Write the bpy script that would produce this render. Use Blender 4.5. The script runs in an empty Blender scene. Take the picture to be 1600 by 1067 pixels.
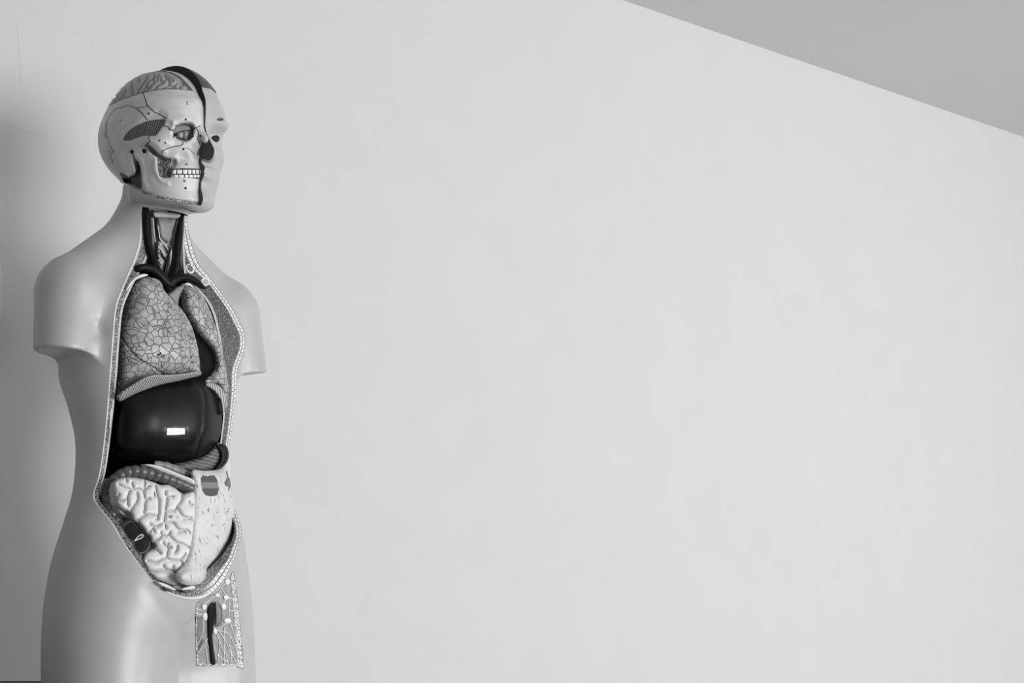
import bpy, bmesh, math, random
import numpy as np
from mathutils import Vector
from mathutils.bvhtree import BVHTree
rng = np.random.default_rng(7)
scene = bpy.context.scene

# ------------------------------------------------------------------ camera
F = 2222.0; HZ = 780.0; CH = 1.30
TH = math.atan((HZ - 533.5) / F)
YAW = math.radians(52)
ROOT = np.array([-0.5386, 2.1, 0.0])
CT, ST = math.cos(YAW), math.sin(YAW)
CAMW = np.array([0.0, 0.0, CH])

def w2l(p):
    q = np.asarray(p, float) - ROOT
    return np.stack([CT*q[..., 0] + ST*q[..., 1], -ST*q[..., 0] + CT*q[..., 1], q[..., 2]], -1)
CL = w2l(CAMW)
def l2w(p):
    p = np.asarray(p, float)
    return np.stack([CT*p[..., 0] - ST*p[..., 1], ST*p[..., 0] + CT*p[..., 1], p[..., 2]], -1) + ROOT
def proj(p):
    """local point of the torso -> place in the photograph (1600 x 1067)"""
    w = l2w(p) - CAMW
    d = w[..., 1]*math.cos(TH) + w[..., 2]*math.sin(TH)
    u = -w[..., 1]*math.sin(TH) + w[..., 2]*math.cos(TH)
    return np.stack([800 + F*w[..., 0]/d, 533.5 - F*u/d], -1)
def ray(px):
    px = np.asarray(px, float)
    X = (px[..., 0] - 800)/F; U = (533.5 - px[..., 1])/F
    wx = X; wy = math.cos(TH) - U*math.sin(TH); wz = math.sin(TH) + U*math.cos(TH)
    return np.stack([CT*wx + ST*wy, -ST*wx + CT*wy, wz], -1)
def onx(px, x=0.0):
    r = ray(px); t = (x - CL[0])/r[..., 0]
    return CL + r*t[..., None]
def ony(px, y):
    r = ray(px); t = (np.asarray(y) - CL[1])/r[..., 1]
    return CL + r*t[..., None]

# ------------------------------------------------------------------ materials
def lin(v):
    v = v/255.0
    return v/12.92 if v <= 0.04045 else ((v + 0.055)/1.055)**2.4
MATS = {}
def mat(name, g, rough=0.5, spec=0.5, coat=0.0, bump=0.0, bscale=200.0, mottle=0.0, mscale=30.0):
    """painted plaster / plastic in one grey with a fine bump and a soft mottle"""
    m = bpy.data.materials.new(name); m.use_nodes = True
    nt = m.node_tree; b = nt.nodes['Principled BSDF']
    v = lin(g)
    b.inputs['Base Color'].default_value = (v, v, v, 1)
    b.inputs['Roughness'].default_value = rough
    b.inputs['Specular IOR Level'].default_value = spec
    b.inputs['Coat Weight'].default_value = coat
    b.inputs['Coat Roughness'].default_value = 0.25
    tc = nt.nodes.new('ShaderNodeTexCoord')
    if mottle:
        n = nt.nodes.new('ShaderNodeTexNoise'); n.inputs['Scale'].default_value = mscale
        n.inputs['Detail'].default_value = 5
        nt.links.new(tc.outputs['Object'], n.inputs['Vector'])
        r = nt.nodes.new('ShaderNodeMapRange')
        r.inputs['From Min'].default_value = 0.3; r.inputs['From Max'].default_value = 0.7
        r.inputs['To Min'].default_value = v*(1 - mottle); r.inputs['To Max'].default_value = v*(1 + mottle)
        nt.links.new(n.outputs['Fac'], r.inputs['Value'])
        nt.links.new(r.outputs['Result'], b.inputs['Base Color'])
    if bump:
        n = nt.nodes.new('ShaderNodeTexNoise'); n.inputs['Scale'].default_value = bscale
        n.inputs['Detail'].default_value = 4
        nt.links.new(tc.outputs['Object'], n.inputs['Vector'])
        bp = nt.nodes.new('ShaderNodeBump'); bp.inputs['Strength'].default_value = bump
        bp.inputs['Distance'].default_value = 0.002
        nt.links.new(n.outputs['Fac'], bp.inputs['Height'])
        nt.links.new(bp.outputs['Normal'], b.inputs['Normal'])
    MATS[name] = m
    return m

class NT:
    """small helper for writing node trees"""
    def __init__(s, m): s.t = m.node_tree; s.b = s.t.nodes['Principled BSDF']
    def n(s, kind, **kw):
        o = s.t.nodes.new(kind)
        for k, v in kw.items():
            if k.startswith('_'): setattr(o, k[1:], v)
            else: o.inputs[k.replace('0', ' ') if k not in o.inputs else k].default_value = v
        return o
    def l(s, a, b): s.t.links.new(a, b)

# ------------------------------------------------------------------ meshes
def make(name, V, Fc, m, parent=None, smooth=True, label=None):
    me = bpy.data.meshes.new(name)
    V = np.asarray(V, float)
    me.from_pydata(V.tolist(), [], [list(map(int, f)) for f in Fc])
    if isinstance(m, (list, tuple)):
        for q in m: me.materials.append(q)
    else: me.materials.append(m)
    me.polygons.foreach_set('use_smooth', [smooth]*len(me.polygons))
    me.update()
    o = bpy.data.objects.new(name, me); scene.collection.objects.link(o)
    if parent is not None: o.parent = parent
    if label: o['label'] = label
    return o

def attr(o, name, vals):
    a = o.data.attributes.new(name, 'FLOAT', 'POINT')
    a.data.foreach_set('value', np.asarray(vals, np.float32))

def surface_nets(f, X, Y, Z):
    """iso-surface f = 0 (inside negative) on a rectilinear grid -> verts, tris"""
    s = f < 0
    nx, ny, nz = f.shape
    c = np.zeros((nx-1, ny-1, nz-1), np.int8)
    for i in (0, 1):
        for j in (0, 1):
            for k in (0, 1):
                c += s[i:nx-1+i, j:ny-1+j, k:nz-1+k]
    act = (c > 0) & (c < 8)
    I, J, K = np.nonzero(act)
    idx = -np.ones(act.shape, np.int64); idx[I, J, K] = np.arange(len(I))
    acc = np.zeros((len(I), 3)); cnt = np.zeros(len(I))
    off = [(i, j, k) for i in (0, 1) for j in (0, 1) for k in (0, 1)]
    val = {o: f[I+o[0], J+o[1], K+o[2]].astype(float) for o in off}
    P = lambda o: np.stack([X[I+o[0]], Y[J+o[1]], Z[K+o[2]]], -1)
    for a in off:
        for d in range(3):
            if a[d] == 0:
                b = tuple(1 if q == d else a[q] for q in range(3))
                va, vb = val[a], val[b]
                m = (va < 0) != (vb < 0)
                t = np.where(m, va/np.where(m, va - vb, 1), 0)
                acc += np.where(m[:, None], P(a) + t[:, None]*(P(b) - P(a)), 0); cnt += m
    V = acc/cnt[:, None]
    T = []
    def quads(mask, d, e1, e2, flip):
        i, j, k = np.nonzero(mask)
        def at(a, b):
            q = [i.copy(), j.copy(), k.copy()]; q[e1] -= a; q[e2] -= b
            return idx[q[0], q[1], q[2]]
        A, B, C, D = at(0, 0), at(1, 0), at(1, 1), at(0, 1)
        g = s[i, j, k]
        if flip: g = ~g
        t1 = np.where(g[:, None], np.stack([A, B, C], 1), np.stack([A, C, B], 1))
        t2 = np.where(g[:, None], np.stack([A, C, D], 1), np.stack([A, D, C], 1))
        T.append(t1); T.append(t2)
    mx = np.zeros(act.shape, bool); mx[:, 1:, 1:] = (s[:-1, 1:-1, 1:-1] != s[1:, 1:-1, 1:-1])
    quads(mx, 0, 1, 2, False)
    my = np.zeros(act.shape, bool); my[1:, :, 1:] = (s[1:-1, :-1, 1:-1] != s[1:-1, 1:, 1:-1])
    quads(my, 1, 0, 2, True)
    mz = np.zeros(act.shape, bool); mz[1:, 1:, :] = (s[1:-1, 1:-1, :-1] != s[1:-1, 1:-1, 1:])
    quads(mz, 2, 0, 1, False)
    T = np.concatenate(T)
    ok = (T >= 0).all(1)
    return V, T[ok]

def clip(V, T, sc, extra=()):
    """keep the part of a triangle mesh where sc > 0, cut exactly at 0; extra = per-vertex arrays to carry"""
    sc = np.asarray(sc, float).copy(); sc[np.abs(sc) < 1e-9] = 1e-9
    pos = sc > 0
    n = pos[T].sum(1)
    keep = T[n == 3]
    newE = {}; nv = []; ne = [[] for _ in extra]
    base = len(V)
    def cut(a, b):
        k = (a, b) if a < b else (b, a)
        if k in newE: return newE[k]
        t = sc[k[0]]/(sc[k[0]] - sc[k[1]])
        nv.append(V[k[0]] + t*(V[k[1]] - V[k[0]]))
        for q, e in zip(ne, extra): q.append(e[k[0]] + t*(e[k[1]] - e[k[0]]))
        newE[k] = base + len(nv) - 1
        return newE[k]
    out = []
    for tri in T[(n == 1) | (n == 2)]:
        tri = [int(q) for q in tri]
        p = [pos[q] for q in tri]
        if sum(p) == 1:
            i = p.index(True); a, b, c = tri[i], tri[(i+1) % 3], tri[(i+2) % 3]
            out.append((a, cut(a, b), cut(a, c)))
        else:
            i = p.index(False); a, b, c = tri[i], tri[(i+1) % 3], tri[(i+2) % 3]
            ab, ac = cut(a, b), cut(a, c)
            out.append((ab, b, c)); out.append((ab, c, ac))
    VV = np.concatenate([V, np.array(nv)]) if nv else V
    EE = [np.concatenate([e, np.array(q)]) if q else e for e, q in zip(extra, ne)]
    TT = np.concatenate([keep, np.array(out, int)]) if out else keep
    used = np.zeros(len(VV), bool); used[TT.ravel()] = True
    re = np.cumsum(used) - 1
    return (VV[used], re[TT]) + tuple(e[used] for e in EE)

def normals(V, T):
    n = np.cross(V[T[:, 1]] - V[T[:, 0]], V[T[:, 2]] - V[T[:, 0]])
    N = np.zeros_like(V)
    for k in range(3): np.add.at(N, T[:, k], n)
    return N/np.maximum(np.linalg.norm(N, axis=1), 1e-12)[:, None]

# -------- 2D tools in the plane of the traced outlines
def dist_poly(P, poly, closed=False):
    """distance of points P (n,2) to a polyline, plus the arc position of the nearest point"""
    poly = np.asarray(poly, float)
    if closed: poly = np.concatenate([poly, poly[:1]])
    best = np.full(len(P), 1e9); arc = np.zeros(len(P)); s0 = 0.0
    for a, b in zip(poly[:-1], poly[1:]):
        d = b - a; L = math.hypot(*d)
        if L < 1e-9: continue
        t = np.clip(((P - a) @ d)/(L*L), 0, 1)
        q = np.hypot(P[:, 0] - a[0] - t*d[0], P[:, 1] - a[1] - t*d[1])
        m = q < best
        best[m] = q[m]; arc[m] = s0 + t[m]*L
        s0 += L
    return best, arc
def inside(P, poly):
    poly = np.asarray(poly, float); r = np.zeros(len(P), bool)
    x, y = P[:, 0], P[:, 1]; j = len(poly) - 1
    for i in range(len(poly)):
        xi, yi = poly[i]; xj, yj = poly[j]
        c = (yi > y) != (yj > y)
        with np.errstate(divide='ignore', invalid='ignore'):
            r ^= c & (x < (xj - xi)*(y - yi)/(yj - yi + 1e-30) + xi)
        j = i
    return r
def sdp(P, poly):
    """signed distance to a closed outline, positive inside"""
    d, _ = dist_poly(P, poly, True)
    return np.where(inside(P, poly), d, -d)
def spline(pts, closed=False, n=6):
    """Catmull-Rom through traced points"""
    p = np.asarray(pts, float); N = len(p); out = []
    rngi = range(N if closed else N - 1)
    for i in rngi:
        if closed: a, b, c, d = p[(i-1) % N], p[i], p[(i+1) % N], p[(i+2) % N]
        else: a, b, c, d = p[max(i-1, 0)], p[i], p[i+1], p[min(i+2, N-1)]
        for t in np.linspace(0, 1, n, endpoint=False):
            out.append(0.5*((2*b) + (c-a)*t + (2*a-5*b+4*c-d)*t*t + (3*b-a-3*c+d)*t**3))
    if not closed: out.append(p[-1])
    return np.array(out)
def sstep(x, a, b):
    t = np.clip((x - a)/(b - a), 0, 1); return t*t*(3 - 2*t)

# -------- implicit shapes (centimetres are written as metres/100 below)
def smin(a, b, k):
    h = np.clip(0.5 + 0.5*(b - a)/k, 0, 1)
    return b + (a - b)*h - k*h*(1 - h)
def smax(a, b, k): return -smin(-a, -b, k)
def ell(x, y, z, c, r):
    px, py, pz = (x - c[0]), (y - c[1]), (z - c[2])
    k0 = np.sqrt((px/r[0])**2 + (py/r[1])**2 + (pz/r[2])**2)
    k1 = np.sqrt((px/r[0]**2)**2 + (py/r[1]**2)**2 + (pz/r[2]**2)**2) + 1e-9
    return k0*(k0 - 1)/k1
def cone(x, y, z, a, b, ra, rb):
    a = np.array(a); b = np.array(b); d = b - a; L2 = d @ d
    t = np.clip(((x - a[0])*d[0] + (y - a[1])*d[1] + (z - a[2])*d[2])/L2, 0, 1)
    return np.sqrt((x - a[0] - t*d[0])**2 + (y - a[1] - t*d[1])**2 + (z - a[2] - t*d[2])**2) - (ra + t*(rb - ra))
def loft(x, y, z, Zt, A, Bf, Bb, YC, p=2.0):
    """stack of rings: half width A, front depth Bf, back depth Bb, centre YC, each over height"""
    zz = z
    a = np.interp(zz, Zt, A); bf = np.interp(zz, Zt, Bf); bb = np.interp(zz, Zt, Bb); yc = np.interp(zz, Zt, YC)
    dy = y - yc
    b = np.where(dy < 0, bf, bb)
    k0 = (np.abs(x/a)**p + np.abs(dy/b)**p)**(1/p)
    k1 = np.sqrt((x/a**2)**2 + (dy/b**2)**2) + 1e-9
    return k0*(k0 - 1)/k1
def smooth1(v, n):
    k = np.hanning(2*n + 3)[1:-1]; k /= k.sum()
    return np.convolve(np.pad(v, n, mode='edge'), k, mode='valid')
# ================================================================== the body
FINE = True
cm = 0.01
# traced outline of the trunk: row, left edge, right edge
SIL = np.array([(300,192,292),(320,187,292),(340,184,292),(360,183,290),(380,183,289),
 (560,86,371),(580,88,371),(600,94,370),(630,105,368),(650,110,366),(680,117,363),(700,118,360),(720,118,360),(750,116,361),
 (780,111,363),(800,104,369),(820,98,377),(850,88,382),(880,79,387),(910,73,391),(950,67,396),(1000,64,399),(1067,64,401),(1160,68,402)], float)
def pz(z): return np.interp(z, [1.14, 1.30], [2.0, 2.0])
def ring(z, k):
    """ring of the trunk at height z (metres) whose sides meet the traced outline"""
    a, yc = .13, 0.0
    for _ in range(8):
        sol = []
        rows = []
        for sgn, col in ((-1, 1), (1, 2)):
            w = proj(np.array([sgn*a*.85, yc - sgn*0.0, z]))
            px = np.array([np.interp(w[1], SIL[:, 0], SIL[:, col]), w[1]])
            r = ray(px); d = r[:2]/np.hypot(*r[:2])
            n = np.array([d[1], -d[0]])                     # to the right of the sight line
            if sgn < 0: n = -n
            q_ = pz(z)/(pz(z) - 1)
            S = (abs(n[0])**q_ + abs(k*n[1])**q_)**(1/q_)
            # n.(c-C) + a S = 0, c = (0, yc)
            sol.append((S, n[1], n[0]*CL[0] + n[1]*CL[1]))
        M = np.array([[s[0], s[1]] for s in sol]); v = np.array([s[2] for s in sol])
        a, yc = np.linalg.solve(M, v)
    return a, yc
ZK = np.linspace(0.98, 1.78, 161)
def kz(z): return np.interp(z, [1.0, 1.12, 1.25, 1.38, 1.5, 1.7, 1.78], [.74, .74, .74, .74, .76, .98, 1.0])
RA, RB, RY = [], [], []
for z in ZK:
    k = kz(z); a, yc = ring(z, k)
    RA.append(a); RB.append(a*k); RY.append(yc)
RA, RB, RY = map(np.array, (RA, RB, RY))
# rings above the arm pits are hidden by the arms: taken from the proportions of the chest
def over(vals, pts):
    zs = np.array([p[0] for p in pts]); vs = np.array([p[1] for p in pts])
    m = (ZK >= zs[0]) & (ZK <= zs[-1])
    vals[m] = np.interp(ZK[m], zs, vs)
over(RA, [(1.475, np.interp(1.475, ZK, RA)), (1.515, .137), (1.55, .136), (1.585, .132), (1.615, .108), (1.64, .078), (1.665, .055), (1.69, .050)])
over(RB, [(1.475, np.interp(1.475, ZK, RB)), (1.515, .106), (1.55, .102), (1.585, .090), (1.615, .075), (1.64, .061), (1.665, .052), (1.69, .049)])
over(RY, [(1.475, np.interp(1.475, ZK, RY)), (1.515, -.005), (1.55, -.004), (1.585, -.002), (1.615, 0), (1.64, .0), (1.665, 0), (1.69, 0)])
RA, RB, RY = (smooth1(v, 4) for v in (RA, RB, RY))

RT_ = RA*.52; RC_ = (RA*.906 - RT_)/.78
def f_trunk(x, y, z):
    f = loft(x, y, z, ZK, RA, RB, RB, RY)
    # two thighs below the hips
    r = np.interp(z, ZK, RT_); c = np.interp(z, ZK, RC_); yc = np.interp(z, ZK, RY)
    t = [np.sqrt((x - s*c)**2 + (y - yc)**2) - r for s in (-1, 1)]
    w_ = 1 - sstep(z, 1.05, 1.23)
    f = f + w_*(smin(t[0], t[1], .085) - f)
    return np.maximum(f, z - 1.765)
ARM = [((.150, -.004, 1.598), (.166, -.016, 1.490), .055, .045)]
def f_arm(x, y, z, s):
    if s < 0: a = cone(s*x, y, z, (.139, .002, 1.588), (.1600, -.018, 1.470), .0475, .0395)
    else: a = cone(s*x, y, z, (.1455, .000, 1.586), (.1640, -.018, 1.470), .0525, .0425)
    n = np.array([-.13, .033, 1.0]); n /= np.linalg.norm(n)
    cut = -((s*x - .1665)*n[0] + (y + .018)*n[1] + (z - (1.504 if s < 0 else 1.4935))*n[2])
    return smax(a, cut, .003)
def f_torso(x, y, z):
    f = f_trunk(x, y, z)
    for s in (-1, 1):
        t = cone(s*x, y, z, (.015, .018, 1.690), (.128, .004, 1.602), .040, .044)
        f = smin(f, t, .030)
        f = smin(f, f_arm(x, y, z, s), .022)
    # breast on the far side
    f = smin(f, cone(x, y, z, (.052, -.052, 1.606), (.0845, -.0745, 1.541), .026, .043), .022)
    return f
# ---- head (skin)
PZ = np.array([1.690, 1.705, 1.715, 1.722, 1.732, 1.745, 1.760, 1.770, 1.780, 1.790, 1.810, 1.830, 1.850, 1.880])
PF = -np.array([.050, .066, .088, .100, .108, .1065, .1095, .1135, .112, .108, .1055, .104, .104, .104])
PA = np.array([.036, .040, .047, .054, .059, .063, .066, .068, .068, .068, .068, .067, .067, .068])
PB = np.array([.030, .030, .030, .030, .030, .032, .034, .035, .036, .04, .05, .05, .05, .05])
def f_cran(x, y, z, o=0.0):
    return smin(ell(x, y, z, (0, -.010, 1.851), (.074 + o, .097 + o, .0905 + o)),
                ell(x, y, z, (0, .022, 1.838), (.066 + o, .069 + o, .057 + o)), .02)
def f_face(x, y, z):
    yc = np.full_like(PZ, -.030)
    f = loft(x, y, z, PZ, PA, -(PF - yc), PB, yc, 2.15)
    f = smax(f, (1.7305 + (y + .03)*.12) - z, .010)      # flat under the chin
    return smax(f, z - 1.875, .01)
def f_skinhead(x, y, z):
    f = smin(f_cran(x, y, z), ell(x, y, z, (0, -.035, 1.869), (.0755, .076, .0735)), .02)
    f = smin(f, f_face(x, y, z), .022)
    ax = np.abs(x)
    f = smin(f, ell(ax, y, z, (.030, -.0985, 1.854), (.026, .0125, .009)), .012)      # brow
    f = smax(f, -ell(ax, y, z, (.032, -.115, 1.832), (.021, .019, .013)), .012)     # socket
    f = smin(f, ell(ax, y, z, (.031, -.087, 1.828), (.0125, .0125, .0125)), .003)   # lids
    f = smin(f, cone(ax, y, z, (0, -.1055, 1.838), (0, -.1255, 1.800), .006, .011), .010)  # nose
    f = smin(f, ell(ax, y, z, (.010, -.112, 1.797), (.009, .013, .008)), .006)
    f = smin(f, ell(ax, y, z, (0, -.1065, 1.779), (.022, .010, .0045)), .006)       # lips
    f = smin(f, ell(ax, y, z, (0, -.1045, 1.769), (.019, .010, .005)), .006)
    f = smin(f, ell(ax, y, z, (0, -.096, 1.733), (.020, .016, .014)), .015)         # chin
    f = smin(f, ell(ax, y, z, (.040, -.072, 1.806), (.024, .024, .022)), .015)      # cheek
    return f
def f_skin(x, y, z): return np.maximum(smin(f_torso(x, y, z), f_skinhead(x, y, z), .012), 1.0238 - z)

def axis_grid(lo, hi, zones, coarse):
    out = [lo]
    while out[-1] < hi:
        st = coarse
        for a, b, s in zones:
            if a <= out[-1] < b: st = s
        out.append(out[-1] + st)
    return np.array(out)
def mesh_of(fn, X, Y, Z):
    x, y, z = X[:, None, None].astype(np.float32), Y[None, :, None].astype(np.float32), Z[None, None, :].astype(np.float32)
    f = fn(x, y, z)
    return surface_nets(np.broadcast_to(f, (len(X), len(Y), len(Z))), X, Y, Z)
q = 1.0 if FINE else 2.0
GX = axis_grid(-.235, .235, [(-.09, .09, .0018*q)], .0035*q)
GY = axis_grid(-.165, .135, [(-.14, -.03, .0018*q)], .003*q)
GZ_BASE = 1.0236
GZ = axis_grid(1.0145, 1.965, [(1.69, 1.97, .0018*q)], .0033*q)
SV, ST_ = mesh_of(f_skin, GX, GY, GZ)
# ================================================================== things and materials
root = bpy.data.objects.new('anatomical_torso_model', None); scene.collection.objects.link(root)
root.location = ROOT; root.rotation_euler = (0, 0, YAW)
root['label'] = 'armless anatomical torso model with half skull face and open chest and belly showing organs'
root['category'] = 'anatomical model'

def ramp2(h, src, a, b, va, vb):
    r = h.n('ShaderNodeMapRange'); r.inputs['From Min'].default_value = a; r.inputs['From Max'].default_value = b
    r.inputs['To Min'].default_value = va; r.inputs['To Max'].default_value = vb
    h.l(src, r.inputs['Value']); return r.outputs['Result']
def mth(h, op, a, b=None, clamp=False):
    n = h.n('ShaderNodeMath', _operation=op); n.use_clamp = clamp
    for i, v in enumerate((a, b)):
        if v is None: continue
        if isinstance(v, (int, float)): n.inputs[i].default_value = v
        else: h.l(v, n.inputs[i])
    return n.outputs[0]
def mixv(h, f, a, b):
    """a + f (b - a) on plain values"""
    n = h.n('ShaderNodeMix', _data_type='FLOAT')
    for i, v in ((0, f), (2, a), (3, b)):
        if isinstance(v, (int, float)): n.inputs[i].default_value = v
        else: h.l(v, n.inputs[i])
    return n.outputs[0]
def objvec(h, scale=(1, 1, 1), warp=0.0, wscale=40):
    tc = h.n('ShaderNodeTexCoord'); v = tc.outputs['Object']
    if warp:
        n = h.n('ShaderNodeTexNoise'); n.inputs['Scale'].default_value = wscale; h.l(v, n.inputs['Vector'])
        s = h.n('ShaderNodeVectorMath', _operation='MULTIPLY_ADD')
        h.l(n.outputs['Color'], s.inputs[0]); s.inputs[1].default_value = (warp,)*3; h.l(v, s.inputs[2])
        v = s.outputs[0]
    m = h.n('ShaderNodeMapping'); m.inputs['Scale'].default_value = scale; h.l(v, m.inputs['Vector'])
    return m.outputs[0]
def tex_noise(h, vec, scale, detail=3):
    n = h.n('ShaderNodeTexNoise'); n.inputs['Scale'].default_value = scale; n.inputs['Detail'].default_value = detail
    h.l(vec, n.inputs['Vector']); return n.outputs['Fac']
def finish(h, val, rough=.5, bumpsrc=None, strength=.3, dist=.001, spec=.5):
    h.l(val, h.b.inputs['Base Color']); h.b.inputs['Roughness'].default_value = rough
    h.b.inputs['Specular IOR Level'].default_value = spec
    if bumpsrc is not None:
        b = h.n('ShaderNodeBump'); b.inputs['Strength'].default_value = strength; b.inputs['Distance'].default_value = dist
        h.l(bumpsrc, b.inputs['Height']); h.l(b.outputs['Normal'], h.b.inputs['Normal'])
def newm(name):
    m = bpy.data.materials.new(name); m.use_nodes = True; return m, NT(m)

M_skin = mat('skin_plastic', 176, rough=.36, spec=.6, mottle=.035, mscale=25)
M_bone = mat('skull_plastic', 203, rough=.42, mottle=.10, mscale=45, bump=.05, bscale=300)
M_dark = mat('black_paint', 20, rough=.5, spec=.2)
M_line = mat('painted_line', 28, rough=.6)
M_hole = mat('hole_paint', 12, rough=.8)
M_vein = mat('vein_paint', 18, rough=.4, spec=.15)
M_heart = mat('heart_paint', 14, rough=.4, spec=.12)
M_liver = mat('liver_gloss', 20, rough=.36, spec=.2, mottle=.25, mscale=60)
M_grey = mat('grey_tissue', 128, rough=.45, mottle=.15, mscale=120)
M_lgrey = mat('pale_tissue', 172, rough=.45, mottle=.12, mscale=120)
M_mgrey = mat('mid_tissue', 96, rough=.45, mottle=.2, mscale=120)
M_white = mat('white_tissue', 226, rough=.45, mottle=.03)
M_tooth = mat('tooth_enamel', 238, rough=.25)
M_cut = mat('cut_face_paint', 74, rough=.5, mottle=.2, mscale=150)
M_hair = mat('hair_paint', 70, rough=.45, mottle=.15, mscale=90)
M_lining = mat('cavity_paint', 14, rough=.6, spec=.2)
M_colon = mat('colon_gloss', 84, rough=.3, mottle=.2, mscale=90)
M_brain = mat('brain_paint', 156, rough=.45, mottle=.06)
M_gut = mat('intestine_paint', 214, rough=.33, mottle=.05, mscale=60)
M_label = mat('paper_label', 236, rough=.7)
M_lip = mat('lip_paint', 178, rough=.4)

# lung: embossed lobules
M_lung, h = newm('lung_lobules')
v = objvec(h, (1, .5, 1), .006, 60)
vo = h.n('ShaderNodeTexVoronoi', _feature='DISTANCE_TO_EDGE'); vo.inputs['Scale'].default_value = 104; h.l(v, vo.inputs['Vector'])
e = ramp2(h, vo.outputs['Distance'], .015, .065, 0, 1)
n1 = ramp2(h, tex_noise(h, v, 60, 4), .3, .7, lin(140), lin(186))
n2 = ramp2(h, tex_noise(h, v, 700, 2), .35, .65, .86, 1.1)
brk = ramp2(h, tex_noise(h, v, 90, 2), .40, .54, .45, 1)
base = mth(h, 'MULTIPLY', n1, n2)
line = mth(h, 'MULTIPLY', base, .58)
lm = mth(h, 'MULTIPLY', mth(h, 'SUBTRACT', 1.0, e), brk)
finish(h, mixv(h, lm, base, line), .42, e, .85, .0026)
# fat, streaked and specked
M_fat, h = newm('omentum_fat')
v = objvec(h, (1, 1, .35), .004, 80)
n1 = ramp2(h, tex_noise(h, v, 230, 5), .31, .40, lin(112), lin(208))
v2 = objvec(h, (1, 1, 1))
n2 = ramp2(h, tex_noise(h, v2, 28, 4), .35, .65, .90, 1.05)
finish(h, mth(h, 'MULTIPLY', n1, n2), .5, tex_noise(h, v, 160, 4), .35, .0015)
# striped muscle
def striped(name, ga, gb, scale, rot=(0, 0, 0), dist=3.0, rough=.5):
    m, h = newm(name)
    tc = h.n('ShaderNodeTexCoord'); mp = h.n('ShaderNodeMapping'); mp.inputs['Rotation'].default_value = rot
    h.l(tc.outputs['Object'], mp.inputs['Vector'])
    w = h.n('ShaderNodeTexWave', _wave_type='BANDS', _bands_direction='X'); w.inputs['Scale'].default_value = scale
    w.inputs['Distortion'].default_value = dist; w.inputs['Detail'].default_value = 3; w.inputs['Detail Scale'].default_value = 1.5
    h.l(mp.outputs[0], w.inputs['Vector'])
    finish(h, ramp2(h, w.outputs['Fac'], .15, .85, lin(ga), lin(gb)), rough, w.outputs['Fac'], .3, .0008)
    return m
M_temporal = striped('temporal_muscle', 66, 124, 95, (0, math.radians(-35), math.radians(60)), 2)
M_masseter = striped('jaw_muscle', 70, 135, 70, (0, 0, math.radians(60)), 9)
M_edge = striped('lung_cut_edge', 104, 190, 75, (0, math.radians(12), 0), 2)
M_stom = striped('stomach_folds', 48, 92, 60, (0, math.radians(80), 0), 4, .4)
M_strap = striped('strap_muscle', 92, 172, 120, (0, math.radians(4), 0), 3)
# rim of the cut body wall: skin line, two rows of fat cells, speckled wall, pale inner lining
M_rim, h = newm('body_wall_section')
ad = h.n('ShaderNodeAttribute'); ad.attribute_name = 'depth'; aa = h.n('ShaderNodeAttribute'); aa.attribute_name = 'arc'
ai = h.n('ShaderNodeAttribute'); ai.attribute_name = 'inner'; af = h.n('ShaderNodeAttribute'); af.attribute_name = 'far'
d, arc, inn, far = ad.outputs['Fac'], aa.outputs['Fac'], ai.outputs['Fac'], af.outputs['Fac']
cx = h.n('ShaderNodeCombineXYZ'); h.l(arc, cx.inputs[0]); h.l(d, cx.inputs[1])
br = h.n('ShaderNodeTexBrick'); h.l(cx.outputs[0], br.inputs['Vector'])
br.inputs['Color1'].default_value = (lin(226),)*3 + (1,); br.inputs['Color2'].default_value = (lin(206),)*3 + (1,)
br.inputs['Mortar'].default_value = (lin(70),)*3 + (1,)
br.inputs['Scale'].default_value = 1.0; br.inputs['Brick Width'].default_value = .0064; br.inputs['Row Height'].default_value = .0035
br.inputs['Mortar Size'].default_value = .00045; br.inputs['Mortar Smooth'].default_value = .3; br.offset = .5
sp = tex_noise(h, objvec(h), 520, 2)
speckF = ramp2(h, sp, .42, .62, lin(34), lin(118))
speckN = ramp2(h, sp, .42, .62, lin(46), lin(156))
cells = mixv(h, ramp2(h, d, .0070, .0078, 0, 1), br.outputs['Color'], speckF)
near = mixv(h, ramp2(h, d, .0016, .0022, 0, 1), lin(205), speckN)
val = mixv(h, far, near, cells)
val = mixv(h, ramp2(h, inn, .0018, .0026, 1, 0), val, lin(186))
val = mixv(h, ramp2(h, d, .0002, .0005, 1, 0), val, lin(110))
finish(h, val, .5, val, .4, .0006)

# ================================================================== cutting the body open
SN = normals(SV, ST_)
gx = f_skin(SV[:, 0] + SN[:, 0]*.004, SV[:, 1] + SN[:, 1]*.004, SV[:, 2] + SN[:, 2]*.004)
if np.median(gx) < 0: ST_ = ST_[:, [0, 2, 1]]; SN = -SN
bvh_skin = BVHTree.FromPolygons(SV.tolist(), ST_.tolist())
CLV = Vector(CL)
def cast(bvh, px):
    r = ray(np.asarray(px, float)); h_ = bvh.ray_cast(CLV, Vector(r).normalized())
    return None if h_[0] is None else (np.array(h_[0]), np.array(h_[1]))
RIMN = [(219,322),(219,345),(217,375),(210,400),(200,425),(190,450),(180,480),(176,520),(173,560),(170,600),(167,640),(162,690),(155,740),(146,768),(146,780),(154,793),(165,806),(177,822),(188,842),(200,860),(211,875),(223,891),(235,906),(246,916),(258,924),(270,930),(285,935),(297,937)]
RIMF = [(379,824),(377,838),(373,852),(366,874),(360,885),(349,908),(338,919),(325,928),(310,935),(297,937)]
pn = np.array([cast(bvh_skin, p)[0] for p in spline(RIMN, n=4)])
pf = np.array([q[0] for q in (cast(bvh_skin, p) for p in spline(RIMF, n=4)) if q is not None])
ZS = np.linspace(1.10, 1.80, 351)
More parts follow.
